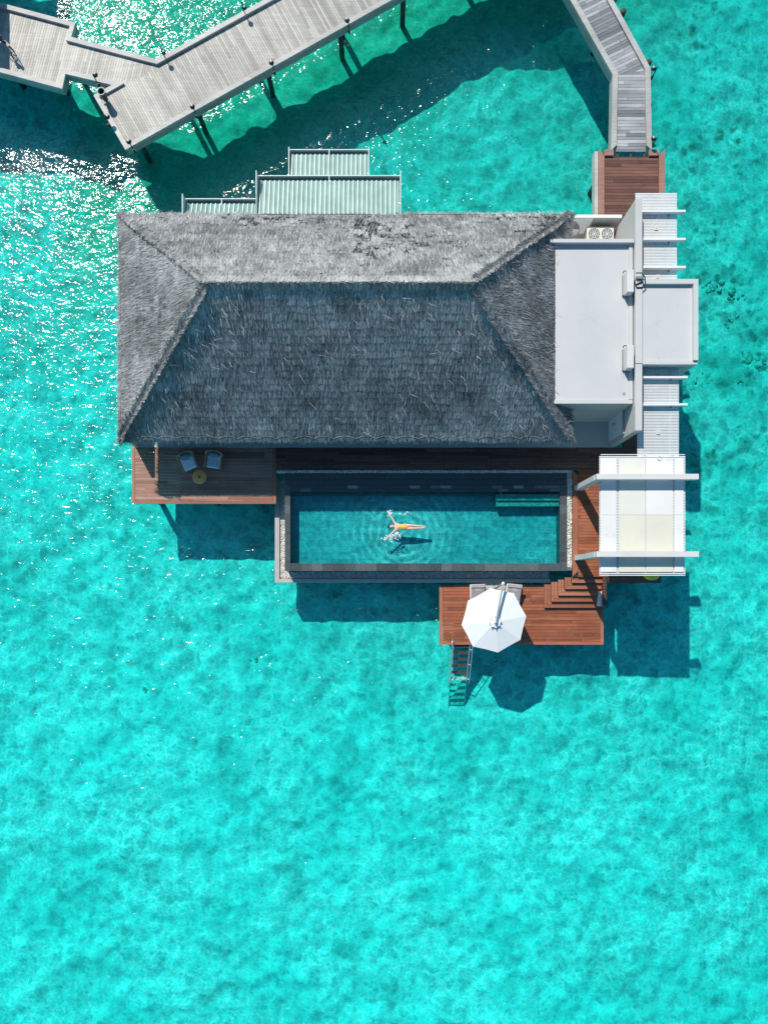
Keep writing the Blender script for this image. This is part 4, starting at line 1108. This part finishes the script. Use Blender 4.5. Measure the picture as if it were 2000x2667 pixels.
# stairs: five mitred treads wrapping the pool corner
rt = thing('deck_stairs', 'red timber corner stairs folding down from pool side to swim deck', 'stairs', P3(1500, 1550, ZL))
xs_ = [1490, 1488, 1470, 1453, 1435, 1417]; ys_ = [1502.5, 1518, 1534, 1551, 1567, 1583]
XR = X(1571, ZU); YN = Y(1490, ZU)
for i in range(1, 6):
    z = ZU - .15 * i; zi = z
    xo, yo = X(xs_[i], z), Y(ys_[i], z); xp, yp = X(xs_[i - 1], z + .15), Y(ys_[i - 1], z + .15)
    ntop = YN if i == 1 else Y([0, 1496, 1504, 1510, 1516, 1522][i], z)
    m = MB(); xr_ = XR - .004 * i
    hy = (yo + yp) / 2; hx = (xo + xp) / 2
    for (fa, fb) in ((0, .48), (.52, 1)):
        L1 = lambda f: (xo + (xp - xo) * f, yo + (yp - yo) * f)
        a, b = L1(fa), L1(fb)
        m.prism([a, (xr_, a[1]), (xr_, b[1]), b], z - .035, z)
        if abs(xp - xo) > .05: m.prism([a, b, (b[0], ntop), (a[0], ntop)], z - .035, z)
    t = m.build('tread', M['trim_wood'], rt)
    m = MB(); m.box(xo + .012, xr_ - .02, yo + .012, yo + .05, z - .15, z - .036)
    if abs(xp - xo) > .05: m.box(xo + .012, xo + .05, yo + .051, ntop, z - .15, z - .036)
    m.build('riser', M['dark_wood'], t)
m = MB(); m.box(XR + .003, XR + .06, Y(1577, ZU), Y(1503, ZU), ZL - .1, ZL + .25); m.build('stringer', M['trim_wood'], rt)
# dark slatted balustrade and white newel beside the stairs
rt = thing('stair_balustrade', 'dark slatted balustrade along the right side of the stairs', 'railing', P3(1576, 1540, ZL))
bx0, bx1 = X(1571.5, ZU + .1), X(1582, ZU + .1); by0, by1 = Y(1578, ZU + .1), Y(1505, ZU + .1)
m = MB(); y = by0
while y < by1: m.box(bx0, bx0 + .09, y, y + .03, ZL + .3, ZU - .02, .6); y += .072
m.build('slats', M['trim_wood'], rt)
m = MB(); m.box(bx0 + .06, bx1, by0, by1, ZL - .2, ZU - .06); m.build('solid_panel', M['dark_wood'], rt)
m = MB(); nz = ZU - .05; m.box(X(1560.5, nz - .2), X(1568.5, nz - .2), Y(1579, nz - .2), Y(1540, nz - .2), ZL + .003, nz - .2)
tag(m.build('stair_newel', M['white_paint'], None), 'white wedge shaped low wall at the foot of the stairs', 'low wall')

# ------------------------------------------------------------------ pool
pool = thing('swimming_pool', 'long raised stone swimming pool in front of the villa', 'pool', P3(1110, 1375, 1))
ZP = 2.08; PF = 1.38
wx0, wx1, wyn, wys = X(757, ZP), X(1457, ZP), Y(1281, ZP), Y(1467, ZP)
cx0, cx1, cyn, cys = X(742, ZU), X(1476, ZU), Y(1232, ZU), Y(1487, ZU)
m = MB(); m.box(wx0 - .1, wx1 + .1, wys - .1, wyn + .1, PF - .25, PF); m.build('pool_floor', M['pool_tile'], pool)
m = MB()
m.box(cx0 + .02, wx0, cys + .02, cyn - .02, .9, ZU - .04); m.box(wx1, cx1 - .02, cys + .02, cyn - .02, .9, ZU - .04)
m.box(wx0, wx1, wyn, cyn - .022, .9, ZU - .041); m.box(wx0, wx1, cys + .022, wys, .9, ZU - .041)
m.box(wx0, wx1, wys, wyn, .9, PF - .26)
m.build('pool_wall', M['pool_wall'], pool)
# stone coping, slab by slab
def slabs(mb, x0, x1, y0, y1, nx, ny, z0, z1, tones, stag=True):
    for j in range(ny):
        ya, yb = y0 + (y1 - y0) * j / ny, y0 + (y1 - y0) * (j + 1) / ny
        w = (x1 - x0) / nx; o = (-.5 * w if (j % 2 and stag) else 0)
        for i in range(nx + 1):
            xa, xb = max(x0, x0 + o + i * w), min(x1, x0 + o + (i + 1) * w)
            if xb - xa > .02: mb.box(xa, xb - .006, ya, yb - .006, z0, z1 + random.uniform(-.001, .001), tones())
tn = lambda: random.choice([.15, .35, .45, .6, .3, .7])
m = MB()
slabs(m, cx0, wx0 - .003, cys, Y(1264, ZU), 1, 9, ZU - .039, ZU, tn, False)
slabs(m, wx1 + .003, cx1, cys, Y(1264, ZU), 1, 9, ZU - .039, ZU, tn, False)
slabs(m, wx0, wx1, cys, wys - .003, 25, 1, ZU - .039, ZU, tn, False)
m.build('coping', M['coping'], pool)
m = MB()
tn2 = lambda: random.choice([.02, .08, .05, .1, .15, .2])
slabs(m, cx0, cx1, Y(1248, ZU), cyn, 14, 1, ZU - .039, ZU - .005, tn2)
slabs(m, cx0, cx1, Y(1263.5, ZU), Y(1248.3, ZU), 14, 1, ZU - .039, ZU - .008, tn2)
tn3 = lambda: random.choice([.05, .1, .2, .9, .1, .05, .8, .12])
slabs(m, wx0, wx1, wyn + .003, Y(1264, ZU), 26, 2, ZU - .039, ZU - .012, tn3)
m.build('stone_shelf', M['coping'], pool)
# overflow trough with curb on west and south
ZG, ZK = 1.32, 1.45
kx0, kx1, ky0, ky1 = X(716, ZK), X(1432, ZK), Y(1517, ZK), Y(1508, ZK)
m = MB()
m.box(kx0, X(728, ZK), ky0, Y(1245, ZK), ZK - .65, ZK); m.box(X(728, ZK) + .002, kx1, ky0, ky1, ZK - .65, ZK); m.build('curb', M['curb'], pool)
m = MB(); m.box(X(728, ZK) + .002, cx0 + .018, ky1 + .002, Y(1245, ZK), ZG - .3, ZG - .02); m.box(cx0 + .02, kx1, ky1 + .002, cys + .018, ZG - .3, ZG - .022); m.build('trough', M['curb'], pool)
for (a, b) in ((cx0 + .6, cys + .5), (cx1 - .6, cys + .5), ((cx0 + cx1) / 2, cys + .5), (cx0 + .6, cyn - .5), (cx1 - .6, cyn - .5)):
    pile(pool, a, b, .9, .22)
# underwater bench and steps
m = MB(); m.box(X(1291, 1.9), wx1 - .003, Y(1304, 1.9), Y(1288, 1.9), PF + .003, 2.01); m.build('pool_step', M['mosaic'], pool)
m = MB(); m.box(X(1291, 1.8), wx1 - .003, Y(1319, 1.8), Y(1304, 1.9) - .003, PF + .003, 1.90); m.build('pool_step', M['mosaic'], pool)
m = MB(); m.box(wx0 + .003, X(1290, 1.9), wyn - .11, wyn - .003, PF + .003, 1.92); m.build('pool_ledge', M['pool_wall'], pool)
m = MB(); m.lathe([(.05, 1.90), (.05, 1.99), (.02, 2.0)], (X(1304, 2), Y(1284, 2), 0), 10); m.build('skimmer', M['steel'], pool, True)
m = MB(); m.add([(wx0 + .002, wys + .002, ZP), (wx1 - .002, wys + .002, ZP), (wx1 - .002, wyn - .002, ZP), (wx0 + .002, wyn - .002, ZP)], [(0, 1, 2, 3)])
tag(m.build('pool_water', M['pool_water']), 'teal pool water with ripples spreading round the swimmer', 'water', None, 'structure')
# pebbles
pm = MB()
def pebbles(x0, x1, y0, y1, z, dens):
    n = int(abs((x1 - x0) * (y1 - y0)) * dens)
    for _ in range(n):
        c = Vector((random.uniform(x0, x1), random.uniform(y0, y1), z + random.uniform(-.01, .025)))
        q = random.uniform(.018, .036); rot = Matrix.Rotation(random.random() * 6.28, 3, 'Z')
        pm.ball(c, (q * 1.25, q * .85, q * .7), 6, 4, None, 0, rot)
pebbles(X(729, ZG), cx0 - .02, ky1 + .05, Y(1248, ZG), ZG, 1100)
pebbles(cx0, kx1 - .05, ky1 + .04, cys, ZG, 1100)
pebbles(cx1 + .02, X(1489, ZU), Y(1478, ZU), Y(1247, ZU), ZU - .05, 800)
pebbles(X(722, ZU), X(1489, ZU), cyn + .02, Y(1225, ZU), ZU - .02, 900)
tag(pm.build('pebbles', M['pebble'], None, True), 'white pebbles filling the drainage strips round the pool', 'pebbles', None, 'stuff')
m = MB(); m.box(cx1, X(1490, ZU) - .003, cys + .02, cyn, ZU - .25, ZU - .07); m.box(X(720, ZU), X(1490, ZU) - .003, cyn + .003, Y(1224.3, ZU), ZU - .25, ZU - .03); m.build('drain_bed', M['curb'], pool)
m = MB(); m.box(cx1 + .003, X(1489, ZU), cys + .021, Y(1477.5, ZU), ZU - .069, ZU - .006, .75); m.build('drain_cover', M['coping'], pool)

# ------------------------------------------------------------------ armchairs and table
def make_chair():
    r = thing('armchair', '', 'armchair', (0, 0, 0), 'armchairs on the sun deck')
    # local: faces -Y, origin at floor centre
    for sx in (-1, 1):
        for sy_ in (-1, 1):
            m = MB(); m.tube([(sx * .33, sy_ * .31, 0), (sx * .345, sy_ * .33, .56 if sy_ < 0 else .74)], [.018, .024], 8); m.build('leg', M['cane'], r, True)
        m = MB(); m.bar((sx * .35, -.37, .575), (sx * .36, .32, .60), .065, .03); m.build('armrest', M['cane'], r, False, .01)
    m = MB(); m.box(-.33, .33, -.32, .34, .26, .31); m.build('seat_frame', M['cane'], r, False, .01)
    m = MB(); m.box(-.30, .30, -.34, .28, .315, .45); m.build('seat_cushion', M['seat_fabric'], r, False, .04)
    m = MB(); m.tube([(-.37, .20, .70), (-.345, .335, .745), (-.2, .39, .765), (0, .41, .77), (.2, .39, .765), (.345, .335, .745), (.37, .20, .70)], .022, 8); m.build('back_rail', M['cane'], r, True)
    m = MB()
    for k in range(22):
        t = (k / 21 - .5) * 2; x = t * .36; y = .40 - .09 * t * t
        m.bar((x, y + .012, .30), (x * 1.02, y + .03, .775), .017, .03, (0, 1, 0))
    m.build('woven_back', M['weave'], r)
    m = MB(); m.ball((0, .235, .60), (.26, .12, .19), 18, 12, None, 0, Matrix.Rotation(R(-20), 3, 'X')); m.build('back_pillow', M['blue_fabric'], r, True)
    return r
ch = make_chair()
def put(o, px, py, z, rz):
    o.location = P3(px, py, z); o.rotation_euler = (0, 0, rz)
put(ch, 497, 1208, ZU, R(22)); ch['label'] = 'left armchair on the sun deck with plain pale seat, angled towards the round table'
c2 = dup(ch, P3(563, 1204, ZU), R(-8), 'right armchair on the sun deck with striped pale seat, turned slightly to the left')
m = MB()
for k in range(9): m.box(-.27, .27, -.30 + k * .045, -.288 + k * .045, .451, .456)
sp = m.build('seat_stripes', M['blue_fabric'], None); 
sp.parent = [c for c in c2.children if c.name.startswith('seat_cushion')][0]
tc = P3(526, 1246, ZU)
rt = thing('side_table', 'round golden wooden side table in front of the two armchairs', 'table', tc)
m = MB(); m.lathe([(.30, .40), (.31, .405), (.31, .44), (.295, .45), (.02, .45)], tc, 32); m.build('tabletop', M['table_top'], rt, True)
m = MB(); m.tube([tc + Vector((.31 * math.cos(t), .31 * math.sin(t), .43)) for t in np.linspace(0, 6.283, 33)[:-1]], .012, 6, None, 0, True); m.build('rim', M['ac_case'], rt, True)
for k in range(3):
    t = k * 2.094 + .3; m = MB(); m.tube([tc + Vector((.24 * math.cos(t), .24 * math.sin(t), 0)), tc + Vector((.17 * math.cos(t), .17 * math.sin(t), .40))], .018, 8); m.build('leg', M['cane'], rt, True)
rt = thing('candle_holder', 'small dark glass candle holder in the middle of the round table', 'candle holder', tc + Vector((0, 0, .452)))
m = MB(); m.lathe([(.04, .452), (.048, .47), (.052, .53), (.045, .53), (.04, .475), (.01, .47)], tc, 16, None, 0, False); m.build('cup', M['glass_dark'], rt, True)
m = MB(); m.lathe([(.026, .472), (.026, .505), (.005, .508)], tc, 12); m.build('candle', M['bin_rim'], rt, True)

# yellow pouf
yc = P3(1700, 1489, 2.6)
rt = thing('pouf', 'round yellow pouf half hidden beneath the canopy edge', 'pouf', (yc.x, yc.y, ZU))
m = MB(); m.lathe([(.36, ZU), (.385, ZU + .06), (.39, ZU + .30), (.375, ZU + .40), (.30, ZU + .445), (.02, ZU + .45)], (yc.x, yc.y, 0), 32); b_ = m.build('cushion', M['yellow'], rt, True)
m = MB(); m.tube([(yc.x + .385 * math.cos(t), yc.y + .385 * math.sin(t), ZU + .385) for t in np.linspace(0, 6.283, 33)[:-1]], .012, 6, None, 0, True); m.build('piping', M['panel_cream'], b_, True)

# ------------------------------------------------------------------ loungers
def make_lounger():
    r = thing('sun_lounger', '', 'sun lounger', (0, 0, 0), 'sun loungers on the swim deck')
    # local: head towards +Y, origin under the head end
    m = MB()
    m.box(-.36, -.31, -1.9, .02, .22, .28); m.box(.31, .36, -1.9, .02, .22, .28); m.box(-.309, .309, -1.9, -1.85, .22, .278); m.box(-.309, .309, -.03, .02, .22, .278); m.build('frame', M['white_paint'], r)
    for sx in (-1, 1):
        for y in (-1.75, -.12):
            m = MB(); m.box(sx * .335 - .025, sx * .335 + .025, y - .03, y + .03, 0, .219); m.build('leg', M['white_paint'], r)
    m = MB(); m.box(-.335, .335, -1.88, -.72, .285, .37); m.build('mattress', M['cushion'], r, False, .03)
    m = MB(); m.obox((0, -.36, .46), (.335, 0, 0), (0, .345, .13), (0, -.018, .045)); m.build('backrest_cushion', M['cushion'], r, False, .03)
    m = MB(); m.obox((0, -.06, .60), (.34, 0, 0), (0, .085, .02), (0, -.01, .05)); pl_ = m.build('headrest', M['pillow'], r, False, .03)
    m = MB()
    for k in range(5): m.obox((-.10 + .05 * k, -.24, .556), (.016, 0, 0), (0, .055, .021), (0, -.001, .004))
    m.obox((0, -.195, .573), (.125, 0, 0), (0, .009, .0035), (0, -.001, .0042)); m.obox((0, -.285, .539), (.125, 0, 0), (0, .009, .0035), (0, -.001, .0042))
    m.build('monogram', M['mono'], r)
    return r
lg = make_lounger(); put(lg, 1241, 1523, ZL, R(1.5)); lg['label'] = 'left mauve sun lounger half under the white umbrella'
dup(lg, P3(1336, 1523, ZL), R(-6), 'right mauve sun lounger half under the white umbrella, slightly askew, beside the mast')

# ------------------------------------------------------------------ cantilever umbrella
ub = P3(1286, 1535, ZL)
rt = thing('cantilever_umbrella', 'white octagonal cantilever umbrella shading the swim deck loungers', 'umbrella', ub)
m = MB()
for (dx, dy) in ((-.27, -.27), (.27, -.27), (-.27, .27), (.27, .27)): m.box(ub.x + dx - .262, ub.x + dx + .262, ub.y + dy - .262, ub.y + dy + .262, ZL + .005, ZL + .09)
m.build('base', M['base_stone'], rt, False, .012)
mt_ = P3(1310, 1520, 3.62)
m = MB(); m.tube([ub + Vector((0, 0, .05)), Vector((mt_.x, mt_.y, mt_.z))], .042, 12); m.build('mast', M['cane'], rt, True)
hub = P3(1290, 1621, 3.70)
m = MB(); m.bar(Vector(mt_) + Vector((0, .05, 0)), hub + Vector((0, 0, .07)), .085, .11); m.build('arm', M['steel'], rt, False, .015)
m = MB(); m.ball(Vector(mt_), (.08, .09, .09), 12, 8); m.build('arm_joint', M['white_paint'], rt, True)
rz_ = 3.20
ring = [P3(a, b, rz_) for a, b in ((1277.8, 1532), (1338, 1545), (1370, 1605), (1354.7, 1666.4), (1296.5, 1699.5), (1231, 1683.6), (1201.6, 1627.8), (1218.4, 1564.5))]
apex = hub + Vector((0, 0, -.10))
m = MB(); nr = 2; vs = [apex]; fs = []
for k in range(1, nr + 1):
    f = k / nr
    for i in range(16):
        a = ring[(i // 2) % 8]; b = ring[(i // 2 + 1) % 8]
        p = a if i % 2 == 0 else (a + b) / 2
        q = apex.lerp(p, f); sag = 0.0
        q = q + Vector((0, 0, sag))
        if i % 2 and k == nr: q = q.lerp(apex, .012)
        vs.append(q)
for i in range(16): fs.append((0, 1 + i, 1 + (i + 1) % 16)[::-1])
for k in range(nr - 1):
    for i in range(16):
        a, b = 1 + k * 16 + i, 1 + k * 16 + (i + 1) % 16; fs.append((a, a + 16, b + 16, b)[::-1])
m.add(vs, fs); can = m.build('canopy', M['umbrella'], rt)
so = can.modifiers.new('thick', 'SOLIDIFY'); so.thickness = .012
m = MB(); n = 16
vs = [apex + Vector((0, 0, .075))] + [apex + (ring[(i // 2) % 8] * (1 if i % 2 == 0 else .5) + (ring[(i // 2 + 1) % 8] * .5 if i % 2 else Vector((0, 0, 0))) - apex) * (.19 if i % 2 == 0 else .165) + Vector((0, 0, .085 if i % 2 == 0 else .10)) for i in range(16)]
m.add(vs, [(0, 1 + (i + 1) % 16, 1 + i) for i in range(16)]); vt = m.build('vent', M['umbrella'], can)
vt.modifiers.new('thick', 'SOLIDIFY').thickness = .01
for i in range(8):
    m = MB(); m.tube([apex + Vector((0, 0, -.03)), apex.lerp(ring[i], .5) + Vector((0, 0, -.035)), ring[i] + Vector((0, 0, -.03))], .011, 6); m.build('rib', M['steel'], rt, True)
    m = MB(); m.ball(apex.lerp(ring[i], .17) + Vector((0, 0, .125)), (.03, .03, .022), 8, 6); m.build('strap_knob', M['lens'], rt, True)
m = MB(); m.lathe([(.05, -.35), (.06, -.05), (.05, .12), (.02, .14)], hub, 14); m.build('hub', M['steel'], rt, True)

# ------------------------------------------------------------------ sea ladder
lt = P3(1181, 1676, ZL); 
rt = thing('sea_ladder', 'steel ladder with dark treads leading from swim deck into the water', 'ladder', lt)
A = P3(1203, 1668, ZL + .02); B = P3(1188, 1838, ZB); B.z = ZB - .02
ln_ = (B - A); sw = Vector((.40, .02, 0))
for s_ in (-1, 1):
    m = MB(); m.bar(A + sw * s_, B + sw * s_, .045, .10); m.build('stringer', M['steel'], rt)
    q = Vector((.05 * s_, 0, .34))
    m = MB(); m.tube([A + sw * s_ * 1.12 + Vector((0, .1, 0)), A + sw * s_ * 1.12 + q * .9, A.lerp(B, .10) + sw * s_ * 1.14 + q, A.lerp(B, .62) + sw * s_ * 1.14 + q, A.lerp(B, .70) + sw * s_ * 1.1 + q * .1], .022, 8); m.build('handrail', M['steel'], rt, True)
    for f in (.14, .36, .58):
        m = MB(); m.tube([A.lerp(B, f) + sw * s_, A.lerp(B, f) + sw * s_ * 1.14 + q], .016, 6); m.build('handrail_bracket', M['white_paint'], rt, True)
for k in range(10):
    c = A.lerp(B, .08 + k * .098)
    m = MB(); m.box(c.x - .37, c.x + .37, c.y - .075, c.y + .075, c.z - .02, c.z + .02); m.build('tread', M['dark_wood'] if k < 5 else M['coral'], rt)

# ------------------------------------------------------------------ swimmer
def skinned(name, chains, mat, sub=2):
    """chains: list of (points, radii); the first vertex of each later chain is welded to the nearest earlier joint"""
    vs, es, rs = [], [], []
    for (pts, rad) in chains:
        prev = None
        for i, (p, q) in enumerate(zip(pts, rad)):
            p = Vector(p); idx = None
            if i == 0:
                for j, v in enumerate(vs):
                    if (v - p).length < 1e-4: idx = j
            if idx is None: vs.append(p); rs.append(q); idx = len(vs) - 1
            if prev is not None: es.append((prev, idx))
            prev = idx
    me = bpy.data.meshes.new(name); me.from_pydata([tuple(v) for v in vs], es, [])
    o = bpy.data.objects.new(name, me); C.objects.link(o)
    sk = o.modifiers.new('skin', 'SKIN'); sk.use_smooth_shade = True
    for i, d in enumerate(me.skin_vertices[0].data):
        q = rs[i]; d.radius = q if isinstance(q, tuple) else (q, q)
        d.use_root = (i == 0)
    o.modifiers.new('sub', 'SUBSURF').levels = sub; o.modifiers['sub'].render_levels = sub
    dg = bpy.context.evaluated_depsgraph_get()
    me2 = bpy.data.meshes.new_from_object(o.evaluated_get(dg))
    bpy.data.objects.remove(o); me2.name = name
    me2.materials.clear(); me2.materials.append(mat)
    me2.polygons.foreach_set('use_smooth', [True] * len(me2.polygons))
    return me2
def swimmer():
    zb = 2.10
    o = P3(1053, 1372.5, zb)            # pelvis
    k = S(zb)
    def q(px, py, dz=0.0): return Vector(((px - 1053) * k, (1372.5 - py) * k, dz))
    r = thing('person', 'woman in a yellow swimsuit floating on her back in the pool, arms spread wide', 'person', o)
    ch = []
    pel = q(1053, 1372.5); bel = q(1046, 1372.3, .005); ches = q(1036, 1372, .01); neck0 = q(1029.5, 1371.8, .0); neck1 = q(1026, 1371.7, .0)
    ch.append(([pel, bel, ches, neck0, neck1, q(1022.5, 1371.6, -.005), q(1018, 1371.5, -.01)], [.125, .115, .12, .075, .045, .075, .068]))
    for s, sh, el, wr, ha, kx in ((1, (1030, 1364.5), (1020.5, 1349), (1012.8, 1337), (1010.7, 1332.5), 0), (-1, (1030.3, 1379.2), (1017.5, 1392), (1006.8, 1401.5), (1003, 1404.6), 0)):
        S_, E_, W_ = q(*sh, .0), q(*el, -.015), q(*wr, -.01)
        d = (q(*ha) - q(*wr)).normalized(); pr = Vector((-d.y, d.x, 0)) * s
        pm_ = W_ + d * .055
        ch.append(([ches, S_, (S_ + E_) / 2, E_, (E_ + W_) / 2, W_, pm_], [.12, .058, .044, .036, .036, .024, (.034, .018)]))
        for f in range(4):
            a = W_ + d * .085 + pr * (f - 1.5) * .021; l = [.055, .068, .072, .060][f]
            ch.append(([pm_, a, a + d * l * .55 + pr * (f - 1.5) * .006, a + d * l + pr * (f - 1.5) * .010 - Vector((0, 0, .006))], [(.034, .018), .0085, .008, .0065]))
        ch.append(([W_, W_ + d * .035 - pr * s * 0 + pr * (-.042), W_ + d * .075 + pr * (-.062)], [.024, .0105, .008]))
        hip = q(1055, 1372.5 - s * 4.0); kn = q(1078, 1372.5 - s * 3.6, .0); an = q(1100, 1372.5 - s * 2.2 + .3, -.01)
        ch.append(([pel, hip, (hip + kn) / 2, kn, kn.lerp(an, .35), an, q(1104, 1372.6 - s * 1.9, .02), q(1110, 1372.7 - s * 1.7, -.02)], [.125, .090, .078, .052, .052, .031, (.032, .034), (.030, .014)]))
    body = skinned('body', ch, M['skin'])
    b = bpy.data.objects.new('body', body); C.objects.link(b); b.parent = r
    # head with face looking up
    hd = q(1020.6, 1371.6, .0)
    m = MB(); m.ball(hd + o, (.118, .078, .098), 20, 14)
    m.ball(hd + o + Vector((.0, 0, .10)), (.022, .012, .014), 10, 6)                      # nose
    for s in (-1, 1):
        m.ball(hd + o + Vector((.0, s * .079, -.005)), (.028, .010, .017), 8, 6)           # ears
        m.ball(hd + o + Vector((-.025, s * .031, .087)), (.010, .016, .008), 8, 6)         # brow ridge and eye
    m.ball(hd + o + Vector((.085, 0, .055)), (.028, .028, .025), 10, 8)                    # chin
    h = m.build('head', M['skin'], r, True)
    m = MB(); m.ball(hd + o + Vector((.046, 0, .089)), (.010, .025, .006), 10, 6); m.build('mouth', mat_plain('lips', (.50, .16, .14), .5), h, True)
    for s in (-1, 1):
        m = MB(); m.ball(hd + o + Vector((-.018, s * .031, .0905)), (.006, .012, .005), 8, 6); m.build('eye', M['hair'], h, True)
    m = MB()
    n = 20; k2 = 10; vs = []
    for i in range(k2 + 1):
        a = math.pi * .62 * i / k2
        for j in range(n):
            t = 2 * math.pi * j / n
            vs.append(hd + o + Vector((-.124 * math.cos(a) - .006, .088 * math.sin(a) * math.cos(t), .100 * math.sin(a) * math.sin(t) - .026)))
    m.add(vs, [(i * n + j, i * n + (j + 1) % n, (i + 1) * n + (j + 1) % n, (i + 1) * n + j) for i in range(k2) for j in range(n)])
    for j in range(26):
        t = random.uniform(-1.2, 1.2); p = hd + o + Vector((-.11 + .06 * abs(t) ** 2, .08 * t / 1.2, -.05))
        m.tube([p, p + Vector((-.05, .03 * t, -.02)), p + Vector((-.10 - random.random() * .05, .07 * t, -.025))], [.010, .008, .003], 5)
    m.build('hair', M['hair'], r, True)
    # one-piece swimsuit: a shell round the torso with low neck and cut-away legs
    m = MB(); prof = [(1029.6, .070, .082), (1032, .118, .105), (1036, .138, .118), (1041, .128, .116), (1046, .122, .112), (1051, .140, .118), (1055, .160, .118), (1059, .120, .105), (1062.5, .050, .085)]
    n = 24; vs = []
    for i, (px, hw, hh) in enumerate(prof):
        for j in range(n):
            t = 2 * math.pi * j / n
            x = q(px, 1372.4, 0)
            f = 1.0
            vs.append(o + Vector((x.x, x.y + hw * math.cos(t), hh * math.sin(t) * (1.0 if math.sin(t) > 0 else .95) + .004)))
    fs = []
    for i in range(len(prof) - 1):
        for j in range(n):
            t = 2 * math.pi * (j + .5) / n
            if i <= 1 and math.sin(t) > .72: continue       # scoop neckline
            fs.append((i * n + j, i * n + (j + 1) % n, (i + 1) * n + (j + 1) % n, (i + 1) * n + j))
    m.add(vs, fs); m.build('swimsuit', M['swimsuit'], r, True)
swimmer()

sm_ = MB()
for (cx_, cy_, rx_, ry_, n_) in ((1017, 1336, 7, 7, 26), (1015, 1400, 12, 8, 30), (1035, 1392, 9, 7, 22), (1060, 1338, 12, 4, 8), (1000, 1406, 5, 5, 8)):
    for _ in range(n_):
        c = P3(random.gauss(cx_, rx_ * .6), random.gauss(cy_, ry_ * .6), 2.10); q = random.uniform(.012, .035)
        sm_.ball(c, (q * random.uniform(.8, 2), q, q * .6), 7, 4, None, 0, Matrix.Rotation(random.random() * 3, 3, 'Z'))
tag(sm_.build('splash', mat_plain('white_foam', (.86, .88, .88), .3, .02), None, True), 'white splashes of pool water around the swimmer arms', 'splash', None, 'stuff')

# ------------------------------------------------------------------ light, sky, camera
SUN_EL = R(46.3); sdir = Vector((-.471, .882, 0)) * math.cos(SUN_EL) + Vector((0, 0, math.sin(SUN_EL)))
ld = bpy.data.lights.new('sun', 'SUN'); ld.energy = 4.1; ld.angle = R(0.7); ld.color = (1.0, .94, .86)
lo = bpy.data.objects.new('sun', ld); C.objects.link(lo); lo.location = sdir * 60
lo.rotation_euler = sdir.to_track_quat('Z', 'Y').to_euler()
w = bpy.data.worlds.new('World'); scene.world = w; w.use_nodes = True
nt = w.node_tree; nt.nodes.clear()
sky = nd(nt, 'ShaderNodeTexSky'); sky.sky_type = 'NISHITA'; sky.sun_disc = False
sky.sun_elevation = SUN_EL; sky.sun_rotation = math.atan2(sdir.x, sdir.y)
bg = nd(nt, 'ShaderNodeBackground'); bg.inputs['Strength'].default_value = 0.10
out = nd(nt, 'ShaderNodeOutputWorld')
skc = mixc(nt, sky.outputs[0], (.44, .90, 1.05), 1.0, 'MULTIPLY')
nt.links.new(skc, bg.inputs['Color']); nt.links.new(bg.outputs[0], out.inputs['Surface'])

cd = bpy.data.cameras.new('camera'); co = bpy.data.objects.new('camera', cd); C.objects.link(co)
co.location = (0, 0, H); co.rotation_euler = (0, 0, 0)
cd.sensor_fit = 'VERTICAL'; cd.sensor_height = 24.0; cd.lens = FPX / 2667.0 * 24.0
cd.shift_y = (1540 - 1333.5) / 2667.0; cd.clip_end = 4000; cd.clip_start = 0.5
scene.camera = co
scene.view_settings.view_transform = 'Standard'; scene.view_settings.look = 'None'
scene.view_settings.exposure = 0.15; scene.view_settings.gamma = 1.0
cy = scene.cycles
cy.max_bounces = 8; cy.diffuse_bounces = 3; cy.glossy_bounces = 3; cy.transparent_max_bounces = 12
cy.sample_clamp_indirect = 6.0; cy.use_denoising = True
